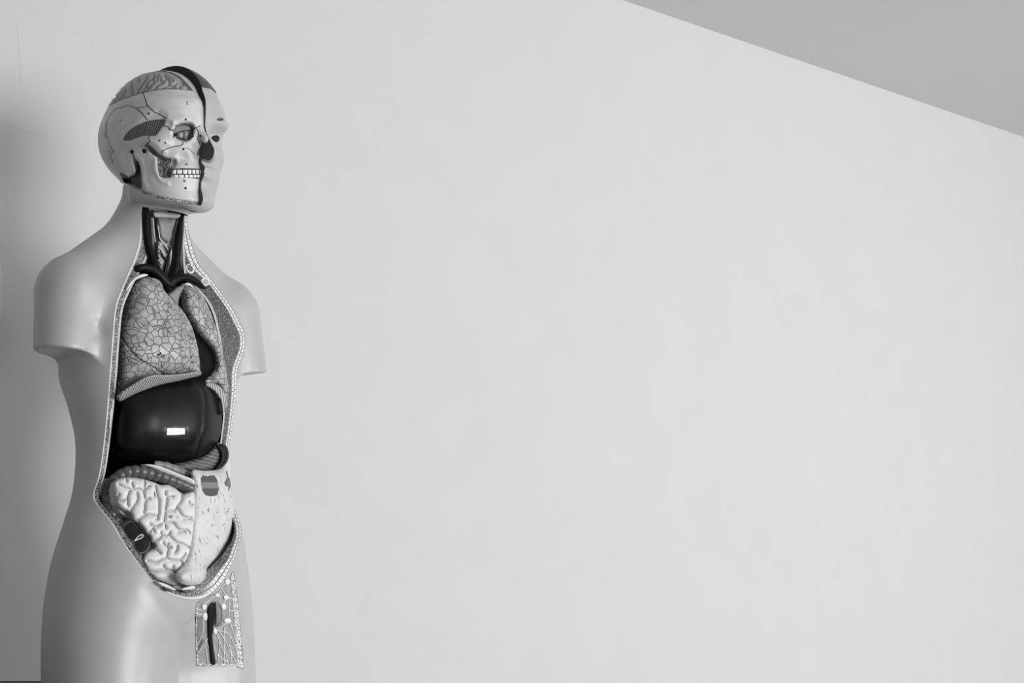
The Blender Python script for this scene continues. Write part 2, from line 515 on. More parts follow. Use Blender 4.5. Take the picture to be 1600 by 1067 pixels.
def zprof(p):
    o = np.argsort(p[:, 2]); return smooth1(np.interp(ZS, p[o, 2], p[o, 1]), 3)
z_bot = pn[-1, 2]
sN = zprof(pn)
m = pf[:, 2] < 1.235
top = [(z, np.interp(z, ZS, sN)) for z in np.linspace(1.27, 1.80, 30)]
pff = np.concatenate([pf[m], np.array([[0, b, a] for a, b in top])])
sF = zprof(pff)
def s_cut(x, z):
    t = sstep(x, -.03, .04)
    return np.interp(z, ZS, sN)*(1 - t) + np.interp(z, ZS, sF)*t
def g_open(x, y, z):
    """> 0 where the body wall stays"""
    g = y - s_cut(x, z)
    g = np.maximum(g, z - (1.7255 + (y + .03)*.12))
    return np.maximum(g, (z_bot - .0015) - z)
# the near half of the head above the jaw line is skull, not skin
JAW = [(120,262),(180,279),(193,284),(207,291.8),(222,300.3),(240,308.6),(262,313.4),(285,317),(313,321),(345,324)]
def jaw_below(P):
    return P[:, 1] - np.interp(P[:, 0], [p[0] for p in JAW], [p[1] for p in JAW])
P = proj(SV)
g = g_open(SV[:, 0], SV[:, 1], SV[:, 2])
V1, T1, P1x, P1y, N1x, N1y, N1z = clip(SV, ST_, g, (P[:, 0], P[:, 1], SN[:, 0], SN[:, 1], SN[:, 2]))
hd = np.where(V1[:, 2] > 1.66, np.maximum(V1[:, 0], jaw_below(np.stack([P1x, P1y], 1))*.001), 1.0)
V1, T1, P1x, P1y, N1x, N1y, N1z = clip(V1, T1, hd, (P1x, P1y, N1x, N1y, N1z))
P1 = np.stack([P1x, P1y], 1); N1 = np.stack([N1x, N1y, N1z], 1)
# creases of the groin and between the legs
def crease(V, N, P, line, depth, w):
    dd, _ = dist_poly(P, spline(line))
    f = ((N*ray(P)).sum(1) < 0) 
    return V - N*(depth*np.exp(-(dd/w)**2)*f)[:, None]
low = V1[:, 2] < 1.25
V1 = crease(V1, N1, P1, [(232,925),(250,948),(268,972),(283,1000)], .0009, 11)
V1 = crease(V1, N1, P1, [(305,968),(290,980),(283,1000),(281,1030),(280,1090)], .0015, 5)
V1 = crease(V1, N1, P1, [(152,508),(155,519)], .0035, 11)
V1 = crease(V1, N1, P1, [(147,520),(143,532),(141.5,546)], .0010, 3.5)
body = make('body_skin', V1, T1, M_skin, root)
# hair painted over the far half of the scalp
HAIRL = [(200,128),(240,122),(290,132),(312.5,136),(322,137.5),(331,139.5),(339,147.5),(360,165)]
hs = np.interp(P1[:, 0], [p[0] for p in HAIRL], [p[1] for p in HAIRL]) - P1[:, 1]
hs = np.where((V1[:, 2] > 1.80), hs*.001, -1)
VH, TH_, hx, hy, hz = clip(V1, T1, hs, (N1[:, 0], N1[:, 1], N1[:, 2]))
NH = np.stack([hx, hy, hz], 1)
def solid(V, T, N, a, b):
    """shell between the offsets a and b along the normals"""
    n = len(V); VV = np.concatenate([V + N*b, V + N*a])
    e = {}
    for t in T:
        for k in range(3):
            p, q = int(t[k]), int(t[(k+1) % 3])
            e[(p, q)] = 1
    side = []
    for (p, q) in e:
        if (q, p) not in e: side += [(q, p, p + n), (q, p + n, q + n)]
    return VV, np.concatenate([T, T[:, [0, 2, 1]] + n, np.array(side, int).reshape(-1, 3)])
make('painted_hair', *solid(VH, TH_, NH, -.0005, .0012), M_hair, root, label='dark painted hair')

# the section of the body wall
gxx = np.arange(-.20, .2001, .0015); gzz = np.arange(z_bot - .001, 1.745, .0015)
XX, ZZ = np.meshgrid(gxx, gzz, indexing='ij')
RVv = np.stack([XX.ravel(), s_cut(XX, ZZ).ravel(), ZZ.ravel()], 1)
n0, n1_ = XX.shape; ii, jj = np.meshgrid(np.arange(n0-1), np.arange(n1_-1), indexing='ij'); b0 = (ii*n1_ + jj).ravel()
RT = np.concatenate([np.stack([b0, b0 + n1_, b0 + n1_ + 1], 1), np.stack([b0, b0 + n1_ + 1, b0 + 1], 1)])
fo = f_skin(RVv[:, 0], RVv[:, 1], RVv[:, 2])
def f_inner(x, y, z):
    t = np.interp(z, [1.15, 1.22, 1.30, 1.45, 1.60, 1.66, 1.70, 1.75], [.009, .0085, .0090, .009, .009, .0080, .0075, .0075])
    yb = np.interp(z, ZK, RY)
    f = f_trunk(x, y, z) + t
    f = f + sstep(x, .0, .04)*np.interp(z, [1.33, 1.37, 1.48, 1.52, 1.555, 1.60, 1.635, 1.665, 1.69, 1.75], [0, .007, .007, .012, .013, .009, .012, .0005, -.0035, -.0045])
    f = smin(f, cone(np.abs(x), y, z, (.02, .0, 1.635), (.085, -.0, 1.585), .025, .03), .02)
    return np.maximum(f, z_bot + .006 - z)
fi = f_inner(RVv[:, 0], RVv[:, 1], RVv[:, 2])
zt = 1.7255 + (RVv[:, 1] + .03)*.12 - RVv[:, 2]
RV1, RT1, fi1, zt1, fo1 = clip(RVv, RT, -fo, (fi, zt, fo))
RV1, RT1, zt1, fi1, fo1 = clip(RV1, RT1, fi1, (zt1, fi1, fo1))
RV1, RT1, fi1, fo1 = clip(RV1, RT1, zt1, (fi1, fo1))
pr = proj(RV1)
loop = np.concatenate([np.array(RIMN), np.array([(310,935),(325,928),(338,919),(349,908),(360,885),(373,852),(379,824),(366,790),(361,750),(361,690),(370,610),(377,553),(383,530),(372,497),(345,455),(329,432),(300,410),(290,380),(292,335)])])
_, arc = dist_poly(pr, loop)
rim = make('body_wall_rim', RV1, RT1, M_rim, root, label='cut edge of the body wall with painted fat cells')
zoom_ = 1 + .8*(1 - sstep(RV1[:, 2], 1.20, 1.27))
attr(rim, 'depth', -fo1*zoom_); attr(rim, 'inner', fi1 + .01*(1 - sstep(RV1[:, 2], 1.27, 1.33))); attr(rim, 'arc', arc*.00098)
attr(rim, 'far', sstep(RV1[:, 0], .0, .03) )
# dark lining of the hollow
IX = np.arange(-.15, .151, .005); IY = np.arange(-.165, .12, .005); IZ = np.arange(z_bot - .01, 1.76, .006)
IV, IT = mesh_of(lambda x, y, z: np.maximum(f_inner(x, y, z), z - 1.745), IX, IY, IZ)
gi = IV[:, 1] - s_cut(IV[:, 0], IV[:, 2])
gi = np.maximum(gi, -1)
IV, IT = clip(IV, IT, gi)
make('cavity_lining', IV, IT, M_lining, root)
# ================================================================== tools that lay things on a surface
def grid_poly(poly, step):
    """triangulated patch of a traced outline: pixel points, triangles, distance to the outline"""
    poly = np.asarray(poly, float)
    lo = poly.min(0) - step*1.5; hi = poly.max(0) + step*1.5
    nx, ny = int((hi[0]-lo[0])/step) + 2, int((hi[1]-lo[1])/step) + 2
    X, Y = np.meshgrid(lo[0] + np.arange(nx)*step, lo[1] + np.arange(ny)*step, indexing='ij')
    Pq = np.stack([X.ravel(), Y.ravel()], 1)
    i, j = np.meshgrid(np.arange(nx-1), np.arange(ny-1), indexing='ij'); b = (i*ny + j).ravel()
    T = np.concatenate([np.stack([b, b+ny, b+ny+1], 1), np.stack([b, b+ny+1, b+1], 1)])
    d = sdp(Pq, poly)
    Pc, Tc = clip(Pq, T, d)
    return Pc, Tc, np.maximum(sdp(Pc, poly), 0)
def patch(name, poly, bvh, m, parent, lift=.0006, step=.7, label=None, dome=0.0, R=3.0, n=0):
    """thin coat of paint or tissue lying on a surface, outline traced"""
    if n: poly = spline(poly, True, n)
    Pc, Tc, d = grid_poly(poly, step)
    V = np.zeros((len(Pc), 3)); N = np.zeros((len(Pc), 3)); ok = np.zeros(len(Pc), bool)
    rr = ray(Pc)
    for k in range(len(Pc)):
        h_ = bvh.ray_cast(CLV, Vector(rr[k]).normalized())
        if h_[0] is not None:
            V[k] = h_[0]; nn = np.array(h_[1]); N[k] = -nn if nn @ rr[k] > 0 else nn; ok[k] = True
    Tc = Tc[ok[Tc].all(1)]
    u = rr/np.linalg.norm(rr, axis=1)[:, None]
    q = 1 - np.clip(d/R, 0, 1)
    up = lift + dome*np.sqrt(np.maximum(1 - q*q, 0))
    n_ = len(V)
    VV = np.concatenate([V - u*up[:, None], V + u*.0008])
    e = {}
    for t in Tc:
        for k in range(3): e[(int(t[k]), int(t[(k+1) % 3]))] = 1
    side = []
    for (p_, q_) in e:
        if (q_, p_) not in e: side += [(q_, p_, p_ + n_), (q_, p_ + n_, q_ + n_)]
    TT = np.concatenate([Tc, Tc[:, [0, 2, 1]] + n_, np.array(side, int).reshape(-1, 3)])
    used = np.zeros(2*n_, bool); used[TT.ravel()] = True; re = np.cumsum(used) - 1
    return make(name, VV[used], re[TT], m, parent, label=label)
def tube_mesh(C, R, seg=8):
    """round tube through 3D points with a radius at each"""
    C = np.asarray(C, float); R = np.broadcast_to(np.asarray(R, float), (len(C),))
    t = np.gradient(C, axis=0); t /= np.maximum(np.linalg.norm(t, axis=1), 1e-9)[:, None]
    ref = np.array([.31, .87, .38]); V = []
    for i in range(len(C)):
        a = np.cross(t[i], ref); a /= np.linalg.norm(a); b = np.cross(t[i], a)
        th = np.linspace(0, 2*math.pi, seg, endpoint=False)
        V.append(C[i] + R[i]*(np.cos(th)[:, None]*a + np.sin(th)[:, None]*b))
    V = np.concatenate(V); n = len(C); Fc = []
    for i in range(n - 1):
        for k in range(seg):
            k2 = (k+1) % seg
            Fc.append((i*seg+k, i*seg+k2, (i+1)*seg+k2, (i+1)*seg+k))
    Fc.append(tuple(range(seg-1, -1, -1))); Fc.append(tuple((n-1)*seg + k for k in range(seg)))
    return V, Fc
def join(parts):
    V, Fc, o = [], [], 0
    for v, f in parts:
        V.append(v); Fc += [tuple(i + o for i in q) for q in f]; o += len(v)
    return np.concatenate(V), Fc
def on(bvh, pts, lift=0.0):
    out = []
    for p in pts:
        h_ = cast(bvh, p)
        if h_ is not None:
            r = ray(np.asarray(p, float)); r = r/np.linalg.norm(r); out.append(h_[0] - r*lift)
    return np.array(out)
def stroke_geo(px, bvh, r, n=3, jag=0.0, lift=0.0, seg=6, sp=True):
    p = spline(px, n=n) if sp else np.asarray(px, float)
    if jag: p = p + rng.normal(0, jag, p.shape)
    C = on(bvh, p, lift)
    if len(C) < 2: return None
    return tube_mesh(C, r, seg)
def stroke(name, px, bvh, r, m, parent, n=3, jag=0.0, lift=0.0, label=None):
    g_ = stroke_geo(px, bvh, r, n, jag, lift)
    if g_: return make(name, g_[0], g_[1], m, parent, label=label)
def strokes(name, lines, bvh, r, m, parent, n=2, lift=0.0, label=None):
    """one painted mark made of several pen strokes"""
    gs = [q for q in (stroke_geo(l, bvh, r, n, 0, lift, 5) for l in lines) if q]
    if gs: return make(name, *join(gs), m, parent, label=label)
def spot(name, c, rx, ry, bvh, m, parent, lift=.0004, dome=0.0, label=None):
    t = np.linspace(0, 2*math.pi, 20, endpoint=False)
    return patch(name, np.stack([c[0] + rx*np.cos(t), c[1] + ry*np.sin(t)], 1), bvh, m, parent, lift, max(.35, rx/5), label, dome, max(rx, ry))

# ================================================================== the head
SKF = -np.array([.050, .064, .084, .0965, .1045, .1025, .1045, .1065, .105, .1015, .1015, .1022, .1025, .1030])
def f_skull(x, y, z):
    f = smin(ell(x, y, z, (0, -.010, 1.8485), (.0725, .0995, .0925)), ell(x, y, z, (0, .022, 1.838), (.066, .069, .057)), .02)
    yc = np.full_like(PZ, -.030)
    a = PA - np.interp(PZ, [1.69, 1.73, 1.78, 1.82, 1.88], [.002, .003, .006, .003, .002])
    fc = loft(x, y, z, PZ, a, -(SKF - yc), PB, yc, 2.15)
    fc = smax(fc, (1.7325 + (y + .03)*.12) - z, .006); fc = smax(fc, z - 1.875, .01)
    f = smin(f, fc, .018)
    f = smin(f, ell(-x, y, z, (.050, -.066, 1.812), (.016, .026, .010)), .010)   # cheek bone
    f = smin(f, cone(x, y, z, (-.001, -.1005, 1.842), (-.001, -.1178, 1.8205), .006, .0055), .008)  # nasal bone
    f = smin(f, cone(x, y, z, (-.010, .013, 1.80), (-.004, .002, 1.70), .034, .032), .012)  # neck behind the jaw
    return f
KX = axis_grid(-.082, .004, [], .0014*q); KY = axis_grid(-.128, .100, [], .0016*q); KZ = axis_grid(1.715, 1.950, [], .0015*q)
KV, KT = mesh_of(f_skull, KX, KY, KZ)
KN = normals(KV, KT)
if np.median(f_skull(*(KV + KN*.004).T)) < 0: KT = KT[:, [0, 2, 1]]; KN = -KN
KP = proj(KV); KR = ray(KP); KR /= np.linalg.norm(KR, axis=1)[:, None]
front = sstep(-(KN*KR).sum(1), -.05, .15)
KD = np.zeros(len(KV))
def carve(poly, depth, soft, n=4, exp=1.0):
    s = sdp(KP, spline(poly, True, n) if n else poly)
    global KD
    KD += depth*sstep(s, -.3*soft, soft)**exp
def raise_(line, h_, wd):
    dd, _ = dist_poly(KP, spline(line))
    global KD
    KD -= h_*np.exp(-(dd/wd)**2)
TEMP = [(193,219),(196,211),(203,203),(214,196),(226,190.5),(240,187.5),(252,186.3),(258,187),(256,194),(250,203),(244,211),(238,212.2),(226,212),(214,215.5),(203,219.5)]
SOCK = [(267.5,209),(270,202),(276,195),(285,191),(296,191.3),(303,196),(304,204),(301,213),(295,220),(287,221.8),(278,219.5),(271,216)]
MASS = [(229,224),(234,229),(242,237),(249,242.5),(257,245),(267,246.5),(275,248.5),(276,257),(272,263),(268,272),(266,277.5),(257,278.5),(250,276),(246.5,266),(246,252),(240,243),(233,236)]
BEHIND = [(207,238),(212,247),(219,256),(220.5,268),(221,292),(216,296),(200,290),(192,280),(203,275),(211,268),(209,257)]
carve([(245,170),(255,173),(262,178),(261,186),(257,195),(249,207),(244,213),(230,214),(205,222),(190,222),(192,205),(215,190)], .0035, 9)
carve(TEMP, .0022, 2.5)
carve(SOCK, .011, 7)
carve(MASS, .010, 6)
carve(BEHIND, .016, 5)
carve([(203,232),(209,231),(210,241),(204,241)], .004, 5)
carve([(218,232),(226,229),(231,236),(225,241)], .004, 6)
carve([(300,228),(309,224),(310,246),(303,246)], .0025, 7)
carve([(277,240),(290,238),(296,250),(284,258),(277,262),(270,262)], .0025, 8)
raise_([(211,217),(222,215.5),(232,217)], .0018, 4)
raise_([(232,220),(246,228),(257,238)], .0022, 5)
raise_([(262,186),(270,190),(269,200)], .0018, 4)
raise_([(272,190),(284,185.5),(298,186),(306,192)], .0020, 5)
raise_([(242,250),(242,264),(250,281),(262,287)], .0018, 3.5)
raise_([(198,248),(205,258),(211,270)], .0025, 5)
raise_([(206,235),(213,243),(222,258),(223,280),(228,292)], .0016, 4)
KV2 = KV + KR*(KD*front)[:, None]
bvh_skull = BVHTree.FromPolygons(KV2.tolist(), KT.tolist())
# brain window: lower saw line, dura arch towards the middle
LOWL = [(140,178),(160,168.5),(172,164),(190,155.5),(207,149.5),(224,144.5),(240,141),(258,139),(275,139.3),(290,140.5),(302,141.6),(330,143.5)]
ARC1 = [(150,130),(200,119),(237,113.3),(250,112.3),(262,113.8),(272,118),(281,124),(287.5,131),(292.5,139),(294,146)]
ARC2 = [(150,124),(200,114),(239,110.9),(255,110.3),(269,113.2),(281,119.5),(290,127.5),(297,135.5),(302,142),(304,148)]
ARC3 = [(150,118),(200,110),(240,109),(256,109.3),(272,111.6),(285,117),(295,124.5),(303,134),(309,143),(313,152),(316,170)]
def side(P, line):
    """positive below / left of an arch"""
    l = np.array(line); return np.where(P[:, 0] < l[-1, 0], P[:, 1] - np.interp(P[:, 0], l[:, 0], l[:, 1]), -9.0)
def low_above(P): return np.interp(P[:, 0], [p[0] for p in LOWL], [p[1] for p in LOWL]) - P[:, 1]
KP2 = proj(KV2)
win = np.minimum(low_above(KP2), 99)
sk = -np.where(KV2[:, 2] > 1.80, win, -9)
VS, TS, px_, py_ = clip(KV2, KT, sk*.001, (KP2[:, 0], KP2[:, 1]))
VS, TS, px_, py_ = clip(VS, TS, .0005 - VS[:, 0], (px_, py_))
VS, TS, px_, py_ = clip(VS, TS, -(jaw_below(np.stack([px_, py_], 1)) - 3)*.001, (px_, py_))
skull = make('skull_half', VS, TS, M_bone, root, label='bare half of the skull with painted sutures')
# top of the near half: bone ring and dura as arches, brain inside
def top_piece(name, off, test, m, parent, fold=None, label=None):
    V = KV + KN*off
    P_ = proj(V)
    if fold is not None:
        V = V - KN*fold(P_)[:, None]; 
    V, T, a, b = clip(V, KT, np.where(KV[:, 2] > 1.80, test(P_), -1)*.001, (P_[:, 0], P_[:, 1]))
    V, T = clip(V, T, .0005 - V[:, 0])
    return make(name, V, T, m, parent, label=label)
BR = [[(176,160),(183,150),(188,143)],[(184,156),(192,147),(196,140),(195,136)],[(196,157),(193,148),(194,142)],
 [(207,149.5),(205,140),(206,128)],[(207,146),(206,150)],[(214,143),(222,131),(229,121)],[(218,146),(225,137),(231,127),(240,118)],
 [(216,127),(217,121)],[(226,141),(233,135),(239,126),(238,122),(246,118)],[(240,128),(246,123)],[(240,141),(246,132),(254,126),(259,121)],
 [(253,137),(262,132),(264,126),(261,122),(256,117)],[(256,117),(264,122),(270,125)],[(262,132),(268,133),(273,137)],[(270,138),(272,132),(279,128)],
 [(262,137),(268,136),(277,139)],[(274,127),(281,128),(285,132)],[(280,138),(281,133),(286,131)],[(181,154),(178,150)],[(250,122),(253,129)],[(226,134),(232,137)]]
BRL = [spline(l) for l in BR]
def brain_fold(P_):
    d = np.full(len(P_), 99.0)
    for l in BRL: d = np.minimum(d, dist_poly(P_, l)[0])
    return .0048*(1 - np.sqrt(1 - (1 - np.clip(d/5.5, 0, 1))**2))
brain = top_piece('brain', .0006, lambda P_: np.minimum(low_above(P_) + .6, side(P_, ARC1) + .3), M_brain, root, brain_fold, 'exposed brain hemisphere with folds')
dura = top_piece('dura_strip', -.0002, lambda P_: np.minimum(low_above(P_) + 1, np.minimum(side(P_, ARC2), -side(P_, ARC1))), M_mgrey, root)
top_piece('skull_ridge', .0004, lambda P_: np.minimum(low_above(P_) + 1, -side(P_, ARC2)), M_bone, root)
stroke('saw_line', LOWL[2:11], bvh_skull, .0006, M_mgrey, skull, n=4)
# cut face along the middle of the head
yy = np.arange(-.135, .105, .0015); zz = np.arange(1.70, 1.962, .0015)
YY, ZZ2 = np.meshgrid(yy, zz, indexing='ij'); MV = np.stack([np.full(YY.size, .0002), YY.ravel(), ZZ2.ravel()], 1)
a0, a1 = YY.shape; i_, j_ = np.meshgrid(np.arange(a0-1), np.arange(a1-1), indexing='ij'); b0 = (i_*a1 + j_).ravel()
MT = np.concatenate([np.stack([b0, b0+a1, b0+a1+1], 1), np.stack([b0, b0+a1+1, b0+1], 1)])
fm = f_skin(MV[:, 0], MV[:, 1], MV[:, 2])
MV, MT = clip(MV, MT, -fm + .0002)
MV, MT = clip(MV, MT, -(jaw_below(proj(MV)) - 2)*.001)
med = MV[:, 2] > 1.868
make('medial_cut_face', MV, MT, M_cut, root)
# scalp section: dark band standing above the brain half
sm = np.minimum(-np.interp(np.arange(1), [0], [0])[0] + MV[:, 2] - 1.80, 1)
SB, SBT = clip(MV + np.array([-.0004, 0, 0]), MT, MV[:, 2] - np.interp(MV[:, 1], [-.12, -.10, -.06, 0, .1], [1.872, 1.872, 1.86, 1.85, 1.80]))
make('scalp_section', SB, SBT, M_dark, root)

def mark(c, s, kind):
    """small painted letter strokes"""
    x, y = c
    if kind == 'I': L = [[(x-1.3*s, y-2*s), (x+1.3*s, y-2*s)], [(x, y-2*s), (x, y+2*s)], [(x-1.3*s, y+2*s), (x+1.3*s, y+2*s)]]
    elif kind == 'II': L = [[(x-1.6*s, y-1.5*s), (x+1.6*s, y-1.5*s)], [(x-.7*s, y-1.5*s), (x-.7*s, y+1.5*s)], [(x+.7*s, y-1.5*s), (x+.7*s, y+1.5*s)], [(x-1.6*s, y+1.5*s), (x+1.6*s, y+1.5*s)]]
    elif kind == 'N': L = [[(x-1.8*s, y+1.5*s), (x-.9*s, y-1.6*s)], [(x-.9*s, y-1.6*s), (x+.6*s, y+1.6*s)], [(x+.6*s, y+1.6*s), (x+1.6*s, y-1.8*s)], [(x-2*s, y), (x+1.5*s, y+.2*s)]]
    elif kind == '19': L = [[(x-2.6*s, y-1.6*s), (x-2*s, y-2*s), (x-2*s, y+2*s)], [(x+1.6*s, y-.6*s), (x+.3*s, y), (x-.5*s, y-1*s), (x+.5*s, y-2*s), (x+1.7*s, y-1.4*s), (x+1.6*s, y+.6*s), (x+.4*s, y+2*s)]]
    elif kind == 'lp': L = [[(x-2*s, y-2*s), (x-2*s, y+2*s)], [(x-.2*s, y-2*s), (x+.4*s, y+3*s)], [(x, y-1.5*s), (x+1.6*s, y-1.6*s), (x+2*s, y), (x+.6*s, y+.8*s)]]
    else: L = [[(x, y-1.5*s), (x, y+1.5*s)]]
    return L
SUT = [[(224,145),(226,152),(229,160),(232,166),(238,172),(243,176),(250,179),(256,182.5),(260,185)],
 [(164,215),(166,200),(168.5,188),(173,178),(182,170),(190,168),(197,165.5),(205,166),(213,168.5),(222,168),(232,166)],
 [(213,168.5),(220,175),(227,183),(231,187.5)],[(166,190),(166,206),(169,220),(174,231),(177,236),(174,239),(169,235)],[(172,240),(174,248),(176,255)],
 [(256,194.5),(259,197.5),(263,198.5),(265,202),(268,203.5),(271,204),(271,215)],[(233.5,212),(232.5,216),(234.5,220),(233,223),(230,224)],
 [(253,240),(254,236),(262,232),(272,229),(280,228),(285,226),(286,223),(284,222)],[(289,231),(294,232),(299,236),(305,241)],
 [(271,214),(276,207),(284,205.5),(288,204),(294,203.5),(302,202.5),(306,200),(313,197)],[(306,200),(309,204),(310.5,211),(309,218),(312,225),(314,230)],
 [(274,197),(284,193.5),(292,195),(298,198.5),(302,202)],[(287,205),(287.5,212),(286,218)],[(294,204),(295.5,211),(295,218)],[(301,203),(302,209),(299,216)],
 [(277,215),(283,217),(290,220)]]
for i, l in enumerate(SUT):
    stroke('suture', l, bvh_skull, .00042 if i in (3, 4, 8, 1) else .00064, M_line, skull, n=4, jag=.35 if i not in (7, 8, 11) else .05)
for c, r in [((225.3,236),3.3),((206,237),2.9),((258.3,223),1.5),((286.7,233),1.9),((290.3,186.7),1.6),((290,294),1.9),((274,210),3.4),((301.5,213),1.6)]:
    spot('foramen', c, r, r*(1.0 if r != 3.4 else .95), bvh_skull, M_hole, skull)
spot('foramen', (249,219.5), 1.7, 1.7, bvh_skull, M_mgrey, skull)
for c, s, k in [((292.5,161),1.0,'I'),((232.5,177.5),.9,'N'),((188,188.5),.5,'I'),((313.5,212.3),.8,'II'),((291.5,257),1.0,'N'),((288,282.5),.9,'N')]:
    strokes('painted_numeral', mark(c, s, k), bvh_skull, .0005, M_line, skull)
patch('temporal_muscle', TEMP, bvh_skull, M_temporal, skull, .0004, 1.0, n=4)
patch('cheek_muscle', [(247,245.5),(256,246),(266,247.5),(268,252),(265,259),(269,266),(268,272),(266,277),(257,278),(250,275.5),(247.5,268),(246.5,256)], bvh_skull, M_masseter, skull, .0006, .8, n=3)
patch('orbit_wall', [(271,205),(275,197),(284,192.5),(295,192.5),(301.5,197),(302.5,202),(294,203.5),(288,204),(284,205.5),(276,207)], bvh_skull, M_grey, skull, .0003, .8)
patch('orbit_wall', [(274,207),(284,205.8),(294,203.8),(302,203),(302.5,211),(298,218),(290,221),(281,219.5),(274,215)], bvh_skull, M_mgrey, skull, .0002, .8)
patch('orbit_plate', [(281,208),(286,206.8),(286,213),(283.5,216),(280.5,213)], bvh_skull, M_lgrey, skull, .0005, .6)
patch('orbit_plate', [(288.6,206.5),(293.5,205.5),(294,214),(292,219),(288.4,218)], bvh_skull, M_grey, skull, .0005, .6)
patch('nasal_opening', [(307.5,242.5),(309,236),(312,230.5),(317,227),(324,224),(331,228),(333.5,233),(334,238),(331,243),(325,244.8),(316,244.6)], bvh_skull, M_cut, skull, .0003, .8)
patch('neck_muscle', [(213,250),(217,256),(220,265),(221,297),(208,292.5),(196,287),(187,270),(196,273),(204,276.5),(211,273),(214,263)], bvh_skull, M_cut, skull, .0004, .8, n=3)  # neck muscle, its dark tone also painting the shade behind the jaw
patch('jaw_recess_shade', [(225,226.5),(230,224.5),(236,228),(244,235),(251,241),(258,245),(247,246),(240,243),(233,237)], bvh_skull, M_mgrey, skull, .0003, 1.0)  # grey patch painting in the shade of the gap under the cheek bone
gum = [(267.5,263.7),(285,262.8),(303,263.2),(317.5,264),(317.5,278),(309,279.3),(290,277.5),(271,277)]
patch('gum_line', gum, bvh_skull, M_line, skull, .0002, .8)
UP = [(268.8,275.2),(276.3,284.2),(285.5,292.6),(293.3,299.3),(300.2,305.3),(306,311.2),(312,317)]
LOW = [(271.3,278.2),(279.2,287.2),(288.4,294.4),(295.4,301.6),(302.5,307),(307.8,312),(312.8,316)]
for (a, b) in UP: patch('tooth', [(a,265),(b,264.9),(b-.2,271.4),((a+b)/2,272),(a+.3,271.4)], bvh_skull, M_tooth, skull, .0006, .5, dome=.0014, R=2.6)
for (a, b) in LOW: patch('tooth', [(a+.2,273.1),(b-.1,273.1),(b,277.2),((a+b)/2,277.7),(a,277.2)], bvh_skull, M_tooth, skull, .0006, .5, dome=.0012, R=2.2)
# jaw strip of fat cells along the cut skin
jl = [(199,287.2),(210,293.6),(222,300.8),(240,309),(262,313.8),(285,317.4),(312,321.2)]
ju = [(199,284),(210,289),(222,296),(240,304),(262,309),(285,312.7),(311,317)]
M_cells, h = newm('fat_cells_strip')
vo = h.n('ShaderNodeTexVoronoi', _feature='DISTANCE_TO_EDGE'); vo.inputs['Scale'].default_value = 270; h.l(objvec(h), vo.inputs['Vector'])
e_ = ramp2(h, vo.outputs['Distance'], .04, .16, lin(96), lin(214)); finish(h, e_, .5, e_, .3, .0005)
patch('jaw_skin_section', np.concatenate([spline(jl, n=4), spline(ju, n=4)[::-1]]), bvh_skull, M_cells, body, .0012, .7)
stroke('jaw_gap_shade', ju, bvh_skull, .0006, M_line, skull, n=4)  # dark line painted in for the shadow gap above the cell strip
# features of the skin half
bvh_body = BVHTree.FromPolygons(V1.tolist(), T1.tolist())
patch('eyeball', [(330.5,214.7),(334,211.8),(339,211.2),(342.5,213.5),(343.3,217.5),(341,221.3),(338,222.2),(335,220.5),(332,217.5)], bvh_body, M_hole, body, .0012, .5, 'dark eye', .001, 4)
spot('eyebrow', (344.2,186.6), 5.4, 2.5, bvh_body, M_cut, body, .0004, 0, 'dark painted eyebrow')
patch('upper_lip', [(321.5,271.5),(324,268.3),(328,266.8),(332,268.8),(334,272.5),(330,273.6),(325,273.9)], bvh_body, M_lip, body, .0004, .6)
patch('lower_lip', [(321,275),(326,274.6),(333.5,274),(331,279),(326,281),(321.5,280)], bvh_body, M_lip, body, .0004, .6)
# ================================================================== organs in the hollow
bounds = {}
def organ(name, poly, base, H, R, m, parent=None, thick=.02, detail=None, step=1.0, n=4, label=None, prof=.5, relax=0, shell=False):
    """body of tissue: traced outline, its depth in the trunk (y, front is negative), bulge H over a rim of R pixels, closed back"""
    if n: poly = spline(poly, True, n)
    Pc, Tc, d = grid_poly(poly, step)
    t = 1 - np.clip(d/R, 0, 1)
    y = base(Pc) if callable(base) else np.full(len(Pc), base)
    yf = y - H*(1 - t*t)**prof
    if relax:                                             # even out the bulge
        E = np.concatenate([Tc[:, [0, 1]], Tc[:, [1, 2]], Tc[:, [2, 0]]]); E = np.unique(np.sort(E, 1), axis=0)
        deg = np.bincount(E.ravel(), minlength=len(Pc)).astype(float); free = d > .2
        for _ in range(relax):
            acc = np.bincount(E[:, 0], yf[E[:, 1]], len(Pc)) + np.bincount(E[:, 1], yf[E[:, 0]], len(Pc))
            yf = np.where(free, .3*yf + .7*acc/np.maximum(deg, 1), yf)
    if detail is not None: yf = yf - detail(Pc, d)
    V = ony(Pc, yf); nb = len(V)
    B = V.copy(); B[:, 1] = V[:, 1] + thick if shell else np.maximum(V[:, 1] + .003, y + thick)
    e = {}
    for q in Tc:
        for k in range(3): e[(int(q[k]), int(q[(k+1) % 3]))] = 1
    side_ = [f for (p_, q_) in e if (q_, p_) not in e for f in ((q_, p_, p_ + nb), (q_, p_ + nb, q_ + nb))]
    TT = np.concatenate([Tc, Tc[:, [0, 2, 1]] + nb, np.array(side_, int).reshape(-1, 3)])
    o = make(name, np.concatenate([V, B]), TT, m, parent if parent is not None else root, label=label)
    return o, BVHTree.FromPolygons(V.tolist(), Tc.tolist())
def lin2(pts):
    """depth that varies across the picture of the organ: fit through (x, y, depth) samples"""
    A = np.array([[1, p[0], p[1]] for p in pts], float); b = np.array([p[2] for p in pts], float)
    k = np.linalg.lstsq(A, b, rcond=None)[0]
    return lambda P_: k[0] + k[1]*P_[:, 0] + k[2]*P_[:, 1]
